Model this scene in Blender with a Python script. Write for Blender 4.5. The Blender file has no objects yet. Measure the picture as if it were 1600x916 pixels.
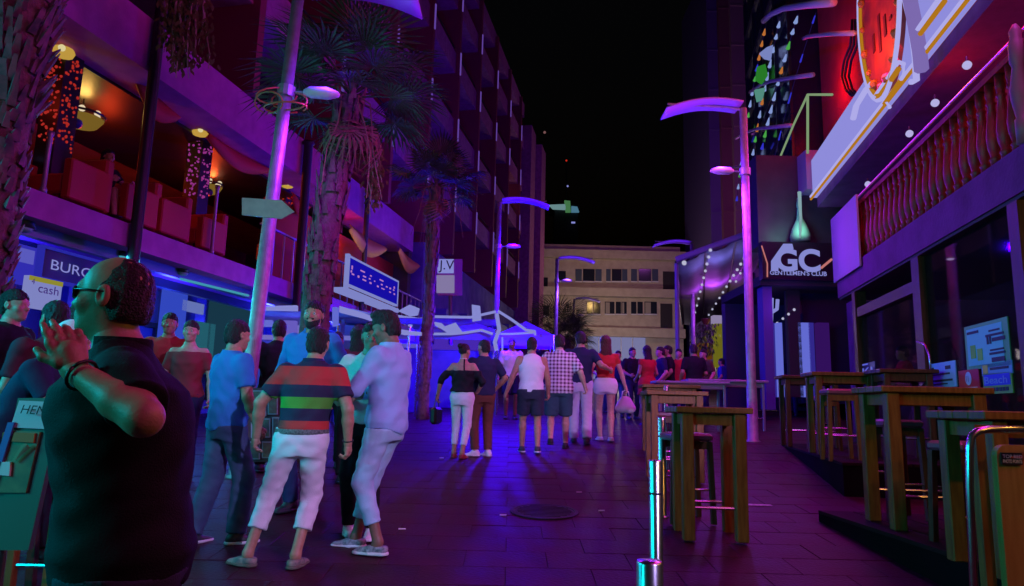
import bpy, math, random
import numpy as np
from mathutils import Vector, Matrix
random.seed(7)
sc = bpy.context.scene
# ------------------------------------------------------------------ camera
F, TH, RO = 1100.0, math.atan(179/1100), math.radians(1.4)
EYE = Vector((0, 0, 1.5)); SLOPE = 0.075
FW = Vector((0, math.cos(TH), math.sin(TH))); _u0 = Vector((0, -math.sin(TH), math.cos(TH))); _r0 = Vector((1, 0, 0))
RT = math.cos(RO)*_r0 + math.sin(RO)*_u0; UP = -math.sin(RO)*_r0 + math.cos(RO)*_u0
cd = bpy.data.cameras.new('camera'); cam = bpy.data.objects.new('camera', cd); sc.collection.objects.link(cam)
cd.sensor_width = 36; cd.lens = 36*F/1600; cd.clip_end = 2000; cd.clip_start = .05
m = Matrix.Identity(4)
for i, v in enumerate((RT, UP, -FW)):
    for j in range(3): m[j][i] = v[j]
for j in range(3): m[j][3] = EYE[j]
cam.matrix_world = m; sc.camera = cam
# ------------------------------------------------------------------ night sky, moon, exposure
w = bpy.data.worlds.new('World'); sc.world = w; w.use_nodes = True
nt = w.node_tree; bg = nt.nodes['Background']
sky = nt.nodes.new('ShaderNodeTexSky'); sky.sky_type = 'NISHITA'; sky.sun_disc = False
sky.sun_elevation = math.radians(-4.5); sky.sun_rotation = math.radians(200)
nt.links.new(sky.outputs[0], bg.inputs[0]); bg.inputs[1].default_value = 0.14
sl = bpy.data.lights.new('moon', 'SUN'); sl.energy = 0.004; sl.angle = math.radians(.5); sl.color = (.8, .85, 1)
so = bpy.data.objects.new('moon', sl); sc.collection.objects.link(so); so.rotation_euler = (math.radians(40), 0, math.radians(20)); so.location = (0, 0, 40)
vs = sc.view_settings; vs.view_transform = 'Standard'; vs.look = 'None'; vs.exposure = 0; vs.gamma = 1
sc.cycles.use_denoising = True; sc.cycles.max_bounces = 6; sc.cycles.sample_clamp_indirect = 3
# ------------------------------------------------------------------ helpers
col = sc.collection
def ray(px, py): return FW + RT*((px-800)/F) - UP*((py-458)/F)
def P(px, py, Y):
    d = ray(px, py); return EYE + d*(Y/d.y)
def gz(Y): return SLOPE*Y if Y < 46 else SLOPE*46
def Gd(px, py):
    d = ray(px, py); return EYE + d*(-1.5/(d.z-SLOPE*d.y))
class Frame:
    def __init__(s, a, b):
        s.a, s.b = a, b; h = math.hypot(1, b); s.n = Vector((1/h, -b/h, 0)); s.t = Vector((b/h, 1/h, 0))
    def pt(s, Y, o, z): return Vector((s.a+s.b*Y, Y, 0)) + s.n*o + Vector((0, 0, z))
    def px(s, x, y, o=0):
        d = ray(x, y); t = (s.n.x*s.a+o)/(d.x*s.n.x+d.y*s.n.y); p = EYE+d*t
        return p.y-o*s.n.y, p.z
LF = Frame(-7.55, .19); RF = Frame(3.69, .19)
class M:
    def __init__(s): s.v = []; s.f = []
    def add(s, v, f):
        n = len(s.v); s.v += [tuple(q) for q in v]; s.f += [tuple(i+n for i in q) for q in f]; return s
    def hexa(s, p): return s.add(p, [(0,3,2,1),(4,5,6,7),(0,1,5,4),(1,2,6,5),(2,3,7,6),(3,0,4,7)])
    def box(s, x0, x1, y0, y1, z0, z1): return s.hexa([(x0,y0,z0),(x1,y0,z0),(x1,y1,z0),(x0,y1,z0),(x0,y0,z1),(x1,y0,z1),(x1,y1,z1),(x0,y1,z1)])
    def cbox(s, x0, x1, y0, y1, z0, z1, c=.01):     # box with chamfered vertical + top edges
        def ring(i, z): return [(x0+i+c,y0+i,z),(x1-i-c,y0+i,z),(x1-i,y0+i+c,z),(x1-i,y1-i-c,z),(x1-i-c,y1-i,z),(x0+i+c,y1-i,z),(x0+i,y1-i-c,z),(x0+i,y0+i+c,z)]
        return s.loft([ring(c,z0),ring(0,z0+c),ring(0,z1-c),ring(c,z1)])
    def fbox(s, fr, Y0, Y1, o0, o1, z0, z1, dz=0):
        a = fr.pt
        return s.hexa([a(Y0,o0,z0),a(Y0,o1,z0),a(Y1,o1,z0+dz),a(Y1,o0,z0+dz),a(Y0,o0,z1),a(Y0,o1,z1),a(Y1,o1,z1+dz),a(Y1,o0,z1+dz)])
    def slab(s, q, t):                                  # quad corner points extruded by vector t
        q = [Vector(p) for p in q]; t = Vector(t); return s.hexa(q+[p+t for p in q])
    def loft(s, rings, caps=True):
        n = len(rings[0]); v = [p for r in rings for p in r]; f = []
        for i in range(len(rings)-1):
            for j in range(n):
                k = (j+1) % n; f.append((i*n+j, i*n+k, (i+1)*n+k, (i+1)*n+j))
        if caps: f += [tuple(range(n))[::-1], tuple(range((len(rings)-1)*n, len(rings)*n))]
        return s.add(v, f)
    def tube(s, pts, r, n=8, caps=True):
        pts = [Vector(p) for p in pts]; rr = r if isinstance(r, (list, tuple)) else [r]*len(pts); rings = []; up = None
        for i, p in enumerate(pts):
            d = (pts[min(i+1, len(pts)-1)]-pts[max(i-1, 0)]).normalized()
            if up is None: up = Vector((0, 0, 1)) if abs(d.z) < .9 else Vector((1, 0, 0))
            a = d.cross(up).normalized(); b = a.cross(d).normalized(); up = b
            rings.append([p+(a*math.cos(2*math.pi*j/n)+b*math.sin(2*math.pi*j/n))*rr[i] for j in range(n)])
        return s.loft(rings, caps)
    def lathe(s, prof, c=(0, 0, 0), n=12):
        c = Vector(c); return s.loft([[c+Vector((r*math.cos(2*math.pi*j/n), r*math.sin(2*math.pi*j/n), z)) for j in range(n)] for r, z in prof])
    def ball(s, c, r, n=8, m=6, sz=1):
        return s.lathe([(max(r*math.sin(math.pi*i/m), r*.02), -r*sz*math.cos(math.pi*i/m)) for i in range(m+1)], c, n)
    def build(s, name, mat, par=None, smooth=False, **tags):
        me = bpy.data.meshes.new(name); me.from_pydata(s.v, [], s.f); me.update()
        if smooth: me.polygons.foreach_set('use_smooth', [True]*len(me.polygons)); me.update()
        return obj(name, me, mat, par, **tags)
def obj(name, me, mat, par=None, label=None, category=None, group=None, kind=None):
    if mat is not None and not me.materials: me.materials.append(mat)
    o = bpy.data.objects.new(name, me); col.objects.link(o)
    if par is not None:
        o.parent = par
        if par.get('worldkids'): o.matrix_parent_inverse = Matrix.Translation(-par.location)
    return tag(o, label, category, group, kind)
def tag(o, label=None, category=None, group=None, kind=None):
    for k, v in (('label', label), ('category', category), ('group', group), ('kind', kind)):
        if v: o[k] = v
    return o
def thing(name, label, cat, loc=(0, 0, 0), rz=0, group=None, world=False, kind=None):
    o = bpy.data.objects.new(name, None); col.objects.link(o); o.location = loc; o.rotation_euler = (0, 0, rz); o.empty_display_size = .1
    if world: o['worldkids'] = 1
    return tag(o, label, cat, group, kind)
def lerp(a, b, t): return a+(b-a)*t
# ------------------------------------------------------------------ materials
_mc = {}
def mat(name, c, rough=.6, metal=0, c2=None, scale=6, bump=0, bscale=60, spec=.5, trans=0, alpha=1, coat=0, detail=4):
    if name in _mc: return _mc[name]
    mt = bpy.data.materials.new(name); mt.use_nodes = True; t = mt.node_tree; b = t.nodes['Principled BSDF']
    b.inputs['Base Color'].default_value = (*c, 1); b.inputs['Roughness'].default_value = rough; b.inputs['Metallic'].default_value = metal
    b.inputs['Specular IOR Level'].default_value = spec; b.inputs['Transmission Weight'].default_value = trans; b.inputs['Alpha'].default_value = alpha
    b.inputs['Coat Weight'].default_value = coat
    tc = t.nodes.new('ShaderNodeTexCoord')
    if c2:
        n = t.nodes.new('ShaderNodeTexNoise'); n.inputs['Scale'].default_value = scale; n.inputs['Detail'].default_value = detail
        r = t.nodes.new('ShaderNodeValToRGB'); r.color_ramp.elements[0].position = .35; r.color_ramp.elements[1].position = .68
        r.color_ramp.elements[0].color = (*c, 1); r.color_ramp.elements[1].color = (*c2, 1)
        t.links.new(tc.outputs['Object'], n.inputs['Vector']); t.links.new(n.outputs['Fac'], r.inputs[0]); t.links.new(r.outputs[0], b.inputs['Base Color'])
        mr = t.nodes.new('ShaderNodeMapRange'); mr.inputs[3].default_value = max(rough-.12, .02); mr.inputs[4].default_value = min(rough+.15, 1)
        t.links.new(n.outputs['Fac'], mr.inputs[0]); t.links.new(mr.outputs[0], b.inputs['Roughness'])
    if bump:
        n = t.nodes.new('ShaderNodeTexNoise'); n.inputs['Scale'].default_value = bscale; n.inputs['Detail'].default_value = 5
        bp = t.nodes.new('ShaderNodeBump'); bp.inputs['Strength'].default_value = bump; bp.inputs['Distance'].default_value = .02
        t.links.new(tc.outputs['Object'], n.inputs['Vector']); t.links.new(n.outputs['Fac'], bp.inputs['Height']); t.links.new(bp.outputs[0], b.inputs['Normal'])
    _mc[name] = mt; return mt
def em(name, c, s=1.0):
    if name in _mc: return _mc[name]
    mt = bpy.data.materials.new(name); mt.use_nodes = True; t = mt.node_tree; t.nodes.remove(t.nodes['Principled BSDF'])
    e = t.nodes.new('ShaderNodeEmission'); e.inputs[0].default_value = (*c, 1); e.inputs[1].default_value = s
    t.links.new(e.outputs[0], t.nodes['Material Output'].inputs[0]); _mc[name] = mt; return mt
def wood(name, c, c2, rough=.45, spec=.3):
    if name in _mc: return _mc[name]
    mt = mat(name, c, rough, c2=c2, scale=3, bump=.15, bscale=40, spec=spec); t = mt.node_tree
    tc = [n for n in t.nodes if n.type == 'TEX_COORD'][0]; mp = t.nodes.new('ShaderNodeMapping'); mp.inputs['Scale'].default_value = (14, 14, 1.6)
    t.links.new(tc.outputs['Object'], mp.inputs[0])
    for n in t.nodes:
        if n.type == 'TEX_NOISE': t.links.new(mp.outputs[0], n.inputs['Vector'])
    return mt
def ramp_mat(name, stops, axis=2, rough=.8):          # printed bands along one object axis
    if name in _mc: return _mc[name]
    mt = mat(name, (.5, .5, .5), rough, bump=.25, bscale=180); t = mt.node_tree; b = t.nodes['Principled BSDF']
    tc = [n for n in t.nodes if n.type == 'TEX_COORD'][0]; sp = t.nodes.new('ShaderNodeSeparateXYZ'); t.links.new(tc.outputs['Object'], sp.inputs[0])
    dv = t.nodes.new('ShaderNodeMath'); dv.operation = 'DIVIDE'; dv.inputs[1].default_value = 2.0; t.links.new(sp.outputs[axis], dv.inputs[0])
    r = t.nodes.new('ShaderNodeValToRGB'); cr = r.color_ramp; cr.interpolation = 'CONSTANT'
    for i, (p, c) in enumerate(stops):
        e = cr.elements[i] if i < 2 else cr.elements.new(p/2)
        e.position = p/2; e.color = (*c, 1)
    t.links.new(dv.outputs[0], r.inputs[0]); t.links.new(r.outputs[0], b.inputs['Base Color']); return mt
def check_mat(name, c1, c2, n=16):
    if name in _mc: return _mc[name]
    mt = mat(name, c1, .8); t = mt.node_tree; b = t.nodes['Principled BSDF']
    tc = [q for q in t.nodes if q.type == 'TEX_COORD'][0]; sp = t.nodes.new('ShaderNodeSeparateXYZ'); t.links.new(tc.outputs['Object'], sp.inputs[0])
    outs = []
    for ax in (0, 2):
        a = t.nodes.new('ShaderNodeMath'); a.operation = 'MULTIPLY'; a.inputs[1].default_value = n; t.links.new(sp.outputs[ax], a.inputs[0])
        f = t.nodes.new('ShaderNodeMath'); f.operation = 'FRACT'; t.links.new(a.outputs[0], f.inputs[0])
        g = t.nodes.new('ShaderNodeMath'); g.operation = 'GREATER_THAN'; g.inputs[1].default_value = .52; t.links.new(f.outputs[0], g.inputs[0]); outs.append(g)
    s = t.nodes.new('ShaderNodeMath'); t.links.new(outs[0].outputs[0], s.inputs[0]); t.links.new(outs[1].outputs[0], s.inputs[1])
    h = t.nodes.new('ShaderNodeMath'); h.operation = 'MULTIPLY'; h.inputs[1].default_value = .5; t.links.new(s.outputs[0], h.inputs[0])
    mx = t.nodes.new('ShaderNodeMix'); mx.data_type = 'RGBA'; mx.inputs[6].default_value = (*c1, 1); mx.inputs[7].default_value = (*c2, 1)
    t.links.new(h.outputs[0], mx.inputs[0]); t.links.new(mx.outputs[2], b.inputs['Base Color']); return mt
GW = em('lit_white', (.23, .24, .62)); GWB = em('lit_blue_white', (.12, .14, .62)); GBLUE = em('lit_blue', (.02, .005, .55)); GWARM = em('lit_warm', (.62, .36, .09))
GYEL = em('lit_yellow', (.45, .35, .02)); GTEAL = em('lit_teal', (.05, .30, .42)); GGRN = em('lit_green', (.05, .38, .08)); GPUR = em('lit_purple', (.09, .03, .55)); GRED = em('lit_red', (.5, .02, .01)); GPINK = em('lit_pink', (.45, .16, .42))
BLACK = mat('black_paint', (.012, .012, .014), .45); STEEL = mat('brushed_steel', (.55, .55, .57), .27, 1); DKMETAL = mat('dark_metal', (.06, .06, .07), .4, .6)
POLE = mat('galvanised_pole', (.42, .41, .43), .45, .35, c2=(.3, .29, .31), scale=9, bump=.15, bscale=90)
GLASS = mat('window_glass', (.02, .02, .025), .05, 0, spec=.8); REDW = mat('red_wall', (.46, .03, .03), .75, c2=(.38, .02, .025), scale=2, bump=.3, bscale=40)
DKWOOD = wood('dark_wood', (.065, .022, .012), (.11, .042, .02), .4); OAK = wood('worn_oak', (.14, .05, .010), (.23, .095, .018), .5)
REDUP = mat('red_upholstery', (.45, .03, .02), .6, bump=.2, bscale=50); DARKW = mat('dark_wall', (.035, .03, .035), .8); WHITEP = mat('white_paint', (.75, .75, .76), .55)
CREAM = mat('cream_plaster', (.62, .54, .40), .85, c2=(.52, .44, .32), scale=2, bump=.2, bscale=30)
def light(name, kind, loc, energy, c, size=.2, target=None, spot=None, sy=None):
    l = bpy.data.lights.new(name, kind); l.energy = energy; l.color = c
    if kind == 'AREA':
        l.size = size
        if sy: l.shape = 'RECTANGLE'; l.size_y = sy
    else: l.shadow_soft_size = size
    if spot: l.spot_size = math.radians(spot); l.spot_blend = .7
    o = bpy.data.objects.new(name, l); col.objects.link(o); o.location = loc
    if target is not None: o.rotation_euler = (Vector(target)-Vector(loc)).to_track_quat('-Z', 'Y').to_euler()
    return o
def text(s, o, u, v, h, mt, par, name='lettering', depth=.006, width=None, bold=0):
    """letters as a mesh standing in the plane (u, v) with lower left corner o and cap height h"""
    c = bpy.data.curves.new(name, 'FONT'); c.body = s; c.extrude = 0; c.offset = bold; t = bpy.data.objects.new(name, c); col.objects.link(t)
    me = bpy.data.meshes.new_from_object(t); bpy.data.objects.remove(t); bpy.data.curves.remove(c)
    co = np.array([q.co for q in me.vertices]); mn = co.min(0); mx = co.max(0); k = h/(mx[1]-mn[1]); kx = width/(mx[0]-mn[0]) if width else k
    u = Vector(u).normalized(); v = Vector(v).normalized(); n = u.cross(v); o = Vector(o)
    for q in me.vertices: q.co = o+u*((q.co.x-mn[0])*kx)+v*((q.co.y-mn[1])*k)+n*depth
    me.name = name; return obj(name, me, mt, par)
# ------------------------------------------------------------------ figures: signed distance bodies turned into one surface
def sd_rc(p, a, b, ra, rb):
    a = np.asarray(a, np.float32); ab = np.asarray(b, np.float32)-a; q = p-a
    t = np.clip((q@ab)/max(float(ab@ab), 1e-9), 0, 1); return np.linalg.norm(q-t[:, None]*ab, axis=1)-(ra+(rb-ra)*t)
def sd_el(p, c, r, Rm=None):
    q = p-np.asarray(c, np.float32)
    if Rm is not None: q = q@Rm
    r = np.asarray(r, np.float32); k0 = np.linalg.norm(q/r, axis=1); k1 = np.linalg.norm(q/(r*r), axis=1)+1e-6; return k0*(k0-1)/k1
def sd_loft(p, prof, z0=None, z1=None):
    z = p[:, 2]; pr = np.array(prof, np.float32); c = [np.interp(z, pr[:, 0], pr[:, i]) for i in range(1, 5)]
    q = np.sqrt(((p[:, 0]-c[2])/c[0])**2+((p[:, 1]-c[3])/c[1])**2); d = (q-1)*np.minimum(c[0], c[1])
    return np.maximum(np.maximum(d, (pr[0, 0] if z0 is None else z0)-z), z-(pr[-1, 0] if z1 is None else z1))
def smin(a, b, k):
    h = np.maximum(k-np.abs(a-b), 0)/k; return np.minimum(a, b)-h*h*k*.25
def snet(f, lo, hi, h):
    B = 6; lo = np.array(lo, np.float64)-2*h; nb = np.maximum(np.ceil((np.array(hi)+2*h-lo)/(h*B)).astype(int), 1); hb = h*B
    g = np.stack(np.meshgrid(*[np.arange(n) for n in nb], indexing='ij'), -1).reshape(-1, 3)
    dc = f((lo+(g+.5)*hb-.5*h).astype(np.float32)); act = np.abs(dc) < hb*1.05
    D = np.where(dc < 0, -1, 1).astype(np.float32).reshape(nb).repeat(B, 0).repeat(B, 1).repeat(B, 2)
    ga = g[act]*B; loc = np.stack(np.meshgrid(*[np.arange(B)]*3, indexing='ij'), -1).reshape(-1, 3)
    ii = (ga[:, None, :]+loc[None]).reshape(-1, 3); D[ii[:, 0], ii[:, 1], ii[:, 2]] = f((lo+ii*h).astype(np.float32))
    S = (D < 0); n = np.array(D.shape)-1; cnt = np.zeros(n, np.uint8)
    offs = [(a, b, c) for a in (0, 1) for b in (0, 1) for c in (0, 1)]
    for a, b, c in offs: cnt += S[a:a+n[0], b:b+n[1], c:c+n[2]]
    cells = np.argwhere((cnt > 0) & (cnt < 8)); vid = np.full(n, -1, np.int32); vid[tuple(cells.T)] = np.arange(len(cells))
    acc = np.zeros((len(cells), 3)); k = np.zeros(len(cells))
    for o in offs:
        for ax in range(3):
            if o[ax]: continue
            o2 = list(o); o2[ax] = 1; d0 = D[tuple((cells+o).T)]; d1 = D[tuple((cells+o2).T)]; mk = (d0 < 0) != (d1 < 0)
            t = np.where(mk, d0/np.where(d0 == d1, 1, d0-d1), 0); pt = np.array(o, float)[None].repeat(len(cells), 0); pt[:, ax] = t
            acc[mk] += pt[mk]; k += mk
    V = lo+(cells+acc/np.maximum(k, 1)[:, None])*h; Q = []
    for ax in range(3):
        b, c = (ax+1) % 3, (ax+2) % 3; s0 = [slice(None)]*3; s1 = [slice(None)]*3; s0[ax] = slice(0, -1); s1[ax] = slice(1, None)
        A0 = S[tuple(s0)]; A1 = S[tuple(s1)]; e = np.argwhere(A0 != A1); e = e[(e[:, b] > 0) & (e[:, c] > 0) & (e[:, b] < n[b]) & (e[:, c] < n[c])]
        def cell(db, dc_):
            q = e.copy(); q[:, b] += db; q[:, c] += dc_; return vid[tuple(q.T)]
        q = np.stack([cell(-1, -1), cell(0, -1), cell(0, 0), cell(-1, 0)], 1); fl = ~A0[tuple(e.T)]; q[fl] = q[fl][:, ::-1]; Q.append(q)
    Q = np.concatenate(Q); return V, Q[(Q >= 0).all(1)]
def np_mesh(name, parts):
    V = []; Q = []; n = 0
    for v, q in parts: V.append(v); Q.append(q+n); n += len(v)
    V = np.concatenate(V).astype(np.float32); Q = np.concatenate(Q).astype(np.int32)
    me = bpy.data.meshes.new(name); me.vertices.add(len(V)); me.vertices.foreach_set('co', V.ravel()); me.loops.add(Q.size); me.loops.foreach_set('vertex_index', Q.ravel())
    me.polygons.add(len(Q)); me.polygons.foreach_set('loop_start', np.arange(0, Q.size, 4, dtype=np.int32))
    me.polygons.foreach_set('use_smooth', np.ones(len(Q), bool)); me.update(calc_edges=True); me.validate(); return me
def folds(p, amp, fz=34, fx=17, seed=0):
    x, y, z = p[:, 0], p[:, 1], p[:, 2]
    return amp*(np.sin(fz*z+3*np.sin(fx*x+seed)+2*np.sin(fx*.8*y+2*seed))*.6+.5*np.sin(fx*2.3*x-fz*.6*z+1.7*seed)+.4*np.sin(fx*2*y+fz*1.4*z+seed))
def nrm(v): v = np.asarray(v, float); return v/max(np.linalg.norm(v), 1e-9)
def ik(s, t, l1, l2, hint):
    s = np.asarray(s, float); t = np.asarray(t, float); d = t-s; L = np.linalg.norm(d); mx = (l1+l2)*.999
    if L > mx: t = s+d/L*mx; d = t-s; L = mx
    a = (l1*l1-l2*l2+L*L)/(2*L); h = math.sqrt(max(l1*l1-a*a, 0)); u = d/L; hn = np.asarray(hint, float); hn = hn-(hn@u)*u; return s+u*a+nrm(hn)*h, t
def rotm(yaw, pitch, roll=0):
    y, p, r = map(math.radians, (yaw, pitch, roll))
    Z = np.array([[math.cos(y), -math.sin(y), 0], [math.sin(y), math.cos(y), 0], [0, 0, 1]]); X = np.array([[1, 0, 0], [0, math.cos(p), -math.sin(p)], [0, math.sin(p), math.cos(p)]])
    Yr = np.array([[math.cos(r), 0, math.sin(r)], [0, 1, 0], [-math.sin(r), 0, math.cos(r)]]); return Z@X@Yr
TM = [(.80,.13,.09),(.86,.158,.108),(.93,.172,.118),(1.0,.162,.112),(1.08,.152,.106),(1.18,.165,.113),(1.28,.180,.122),(1.36,.186,.112),(1.42,.165,.088),(1.46,.10,.066),(1.49,.058,.055)]
TW = [(.80,.13,.10),(.86,.165,.118),(.93,.178,.126),(1.0,.158,.112),(1.08,.128,.095),(1.18,.142,.108),(1.27,.155,.128),(1.36,.160,.105),(1.42,.145,.08),(1.46,.08,.058),(1.49,.05,.048)]
def person(label, pos, H, yaw, cl, res=.013, female=False, fat=1.0, lean=(0, 0), pel=(0, 0, 0), feet=None, toes=(8, -8), hands=None, hints=None, head=(0, 0, 0),
           skin='skin_tan', hair='short', haircol='hair_black', hres=None, fres=None, handdir=(None, None), curl=(.7, .7), palm=(None, None), face=False, group=None, extras=None, gap=0):
    k = H/1.75; root = thing('person', label, 'person', pos, math.radians(yaw), group)
    pel = np.array(pel, float); base = TW if female else TM
    def spine(z): t = max(0, z-.95)/.5; return np.array([pel[0]+lean[0]*t, pel[1]+lean[1]*t, z+pel[2]-.02*t*abs(lean[1])*4])
    prof = [(z+pel[2], rx*(fat if z < 1.4 else 1), ry*(fat**1.6 if z < 1.4 else 1), *spine(z)[:2]) for z, rx, ry in base]
    def grow(g, flare=0, zs=None): return [(z, rx+g+max(0, 1.15-z+pel[2])*flare, ry+g+max(0, 1.15-z+pel[2])*flare, cx, cy) for z, rx, ry, cx, cy in prof]
    shw = .160 if female else .185
    sh = [spine(1.405)+np.array([s*shw, 0, 0]) for s in (-1, 1)]; hip = [np.array([s*.088, 0, .92])+pel for s in (-1, 1)]
    feet = feet or [(-.10, 0, .085), (.10, 0, .085)]; hands = hands or [(-.29, .07, .86), (.29, .07, .86)]; hints = hints or [(-.4, -1, 0), (.4, -1, 0)]
    kn = []; an = []; el = []; wr = []
    for s in (0, 1):
        a, t = ik(hip[s], feet[s], .43, .425, ((s-.5)*.3, 1, .1)); kn.append(a); an.append(t)
        a, t = ik(sh[s], np.array(hands[s]), .285, .255, hints[s]); el.append(a); wr.append(t)
    nb = spine(1.45); hc = spine(1.62)+np.array([0, .025, 0]); Rh = rotm(*head); hp = spine(1.53)+np.array([0, .01, 0]); af = .86 if female else 1.0
    def H3(v): return hp+Rh@(np.array(v)+(hc-hp))
    hand_p = []
    for s in (0, 1):
        d = nrm(handdir[s]) if handdir[s] is not None else nrm(wr[s]-el[s]); pn = np.array(palm[s] if palm[s] is not None else ((.5-s)*2, .2, 0), float); pn = nrm(pn-(pn@d)*d)
        sd = np.cross(d, pn)*(1 if s == 0 else -1)
        if palm[s] is None and sd[1] < 0: sd = -sd          # thumb to the front when the arm hangs
        w0 = wr[s]; q = [('rc', w0, w0+d*.05, .026, .030)]
        kc = w0+d*.088
        for i, off in enumerate((.033, .011, -.011, -.032)):
            kb = kc+sd*off+d*(-.006*abs(i-1)); q.append(('rc', w0+d*.03+sd*off*.6, kb, .017, .0125)); ln = (.062, .07, .066, .052)[i]; c = curl[s]+.12*i
            d1 = nrm(d*math.cos(c*.8)+pn*math.sin(c*.8)); d2 = nrm(d*math.cos(c*1.9)+pn*math.sin(c*1.9)); m1 = kb+d1*ln*.55
            q += [('rc', kb, m1, .0105, .0095), ('rc', m1, m1+d2*ln*.55, .0093, .008)]
        tb = w0+d*.03+sd*.026; t1 = tb+nrm(d*.7+sd*.7+pn*.35)*.042; q += [('rc', w0+d*.015, tb, .018, .017), ('rc', tb, t1, .0145, .0115), ('rc', t1, t1+nrm(d*.9+sd*.2+pn*.5)*.032, .011, .009)]
        hand_p.append(q)
    def ev(p, prims, kk):
        d = None
        for q in prims:
            if q[0] == 'rc': e = sd_rc(p, *q[1:5]); 
            elif q[0] == 'el': e = sd_el(p, *q[1:])
            if q[0] == 'rc' and len(q) > 5: e = np.maximum(e, (p-np.asarray(q[5], np.float32))@np.asarray(q[6], np.float32))
            d = e if d is None else smin(d, e, kk)
        return d
    def fhand(s): return lambda p: ev(p, hand_p[s], .006)
    limbs = []
    for s in (0, 1):
        c1 = kn[s]+(an[s]-kn[s])*.3+np.array([0, -.012, 0])
        lg = .72 if cl.get('bottom', {}).get('hem', .5) < .46 and cl.get('bottom') else 1
        limbs += [('rc', hip[s], kn[s], .088*fat*lg, .054*lg), ('rc', kn[s], c1, .052*lg, .056*lg), ('rc', c1, an[s], .056*lg, .037), ('rc', an[s], an[s]+np.array([0, .02, -.04]), .038, .036)]
        limbs += [('rc', sh[s], el[s], .054*af, .043*af), ('rc', el[s], el[s]+(wr[s]-el[s])*.35, .043*af, .043*af), ('rc', el[s]+(wr[s]-el[s])*.35, wr[s], .043*af, .027), ('rc', wr[s], wr[s]+nrm(wr[s]-el[s])*.02, .027, .026)]
    limbs += [('rc', nb, H3((0, -.02, -.06)), .058*af, .056*af)]
    def fbody(p): return smin(sd_loft(p, prof), ev(p, limbs, .016), .05)
    ey = .0
    def fhead(p):
        q = (p-hp.astype(np.float32))@Rh.astype(np.float32)-(hc-hp).astype(np.float32)
        d = sd_el(q, (0, -.012, .035), (.074, .095, .088)); d = smin(d, sd_el(q, (0, .022, -.035), (.058, .066, .082)), .04); d = smin(d, sd_el(q, (0, .058, -.088), (.028, .026, .022)), .03)
        d = smin(d, sd_rc(q, (0, .074, .012), (0, .098, -.022), .009, .0135), .018); d = smin(d, sd_rc(q, (-.034, .072, .026), (.034, .072, .026), .011, .011), .022)
        for s in (-1, 1):
            d = smin(d, sd_el(q, (s*.042, .055, -.022), (.022, .022, .02)), .02); d = -smin(-d, sd_el(q, (s*.031, .094, .006), (.017, .017, .011)), .012)
            d = np.minimum(d, sd_el(q, (s*.031, .072, .005), (.015, .012, .012))); d = smin(d, sd_rc(q, (s*.012, .086, -.025), (s*.013, .088, -.024), .008, .008), .008)
            ear = np.maximum(sd_el(q, (s*.077, -.012, .0), (.010, .020, .032)), -sd_el(q, (s*.087, -.008, .002), (.008, .011, .018))); d = smin(d, ear, .006)
        d = smin(d, sd_rc(q, (-.019, .080, -.050), (.019, .080, -.050), .007, .007), .010); d = smin(d, sd_rc(q, (-.016, .079, -.063), (.016, .079, -.063), .0075, .0075), .010)
        nk = sd_rc(q, (0, -.02, -.06), (0, -.028, -.115), .056*af, .056*af); return smin(d, nk, .03)
    S = lambda v: (v[0]*k, v[1])
    hres = hres or res*.55; fres = fres or res*.5
    allp = np.array([*kn, *an, *el, *wr, *sh, *hip, nb]); lo = allp.min(0)-.22; hi = allp.max(0)+.2; lo[2] = min(lo[2], -.02)
    mesh = [snet(fbody, lo, hi, res)]
    for s in (0, 1):
        q = np.array([x for pr in hand_p[s] for x in pr[1:3]]); mesh.append(snet(fhand(s), q.min(0)-.03, q.max(0)+.03, fres))
    mesh.append(snet(fhead, H3((0, 0, 0))-.19, H3((0, 0, 0))+.19, hres))
    SK = mat(skin, {'skin_tan': (.46, .25, .15), 'skin_pale': (.58, .36, .26), 'skin_dark': (.26, .13, .08)}[skin], .5, c2=tuple(x*.82 for x in {'skin_tan': (.46, .25, .15), 'skin_pale': (.58, .36, .26), 'skin_dark': (.26, .13, .08)}[skin]), scale=28, bump=.12, bscale=160)
    body = obj('body', np_mesh('body', [S(v) for v in mesh]), SK, root)
    def part(name, f, mt, lo_, hi_, r=None, par=root, **kw):
        v = snet(f, lo_, hi_, r or res)
        if len(v[0]): return obj(name, np_mesh(name, [S(v)]), mt, par, **kw)
    hm = mat(haircol, {'hair_black': (.012, .009, .008), 'hair_brown': (.05, .025, .012), 'hair_grey': (.16, .15, .14), 'hair_red': (.09, .02, .012)}[haircol], .5, bump=.7, bscale=150)
    hl = H3((0, 0, 0))
    def hq(p): return (p-hp.astype(np.float32))@Rh.astype(np.float32)-(hc-hp).astype(np.float32)
    def hairnoise(q): return .0035*np.sin(190*q[:, 0]+40*q[:, 2])*np.sin(170*q[:, 1]+60*q[:, 2])+.0025*np.sin(310*q[:, 0]-90*q[:, 2]+70*q[:, 1])
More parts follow.
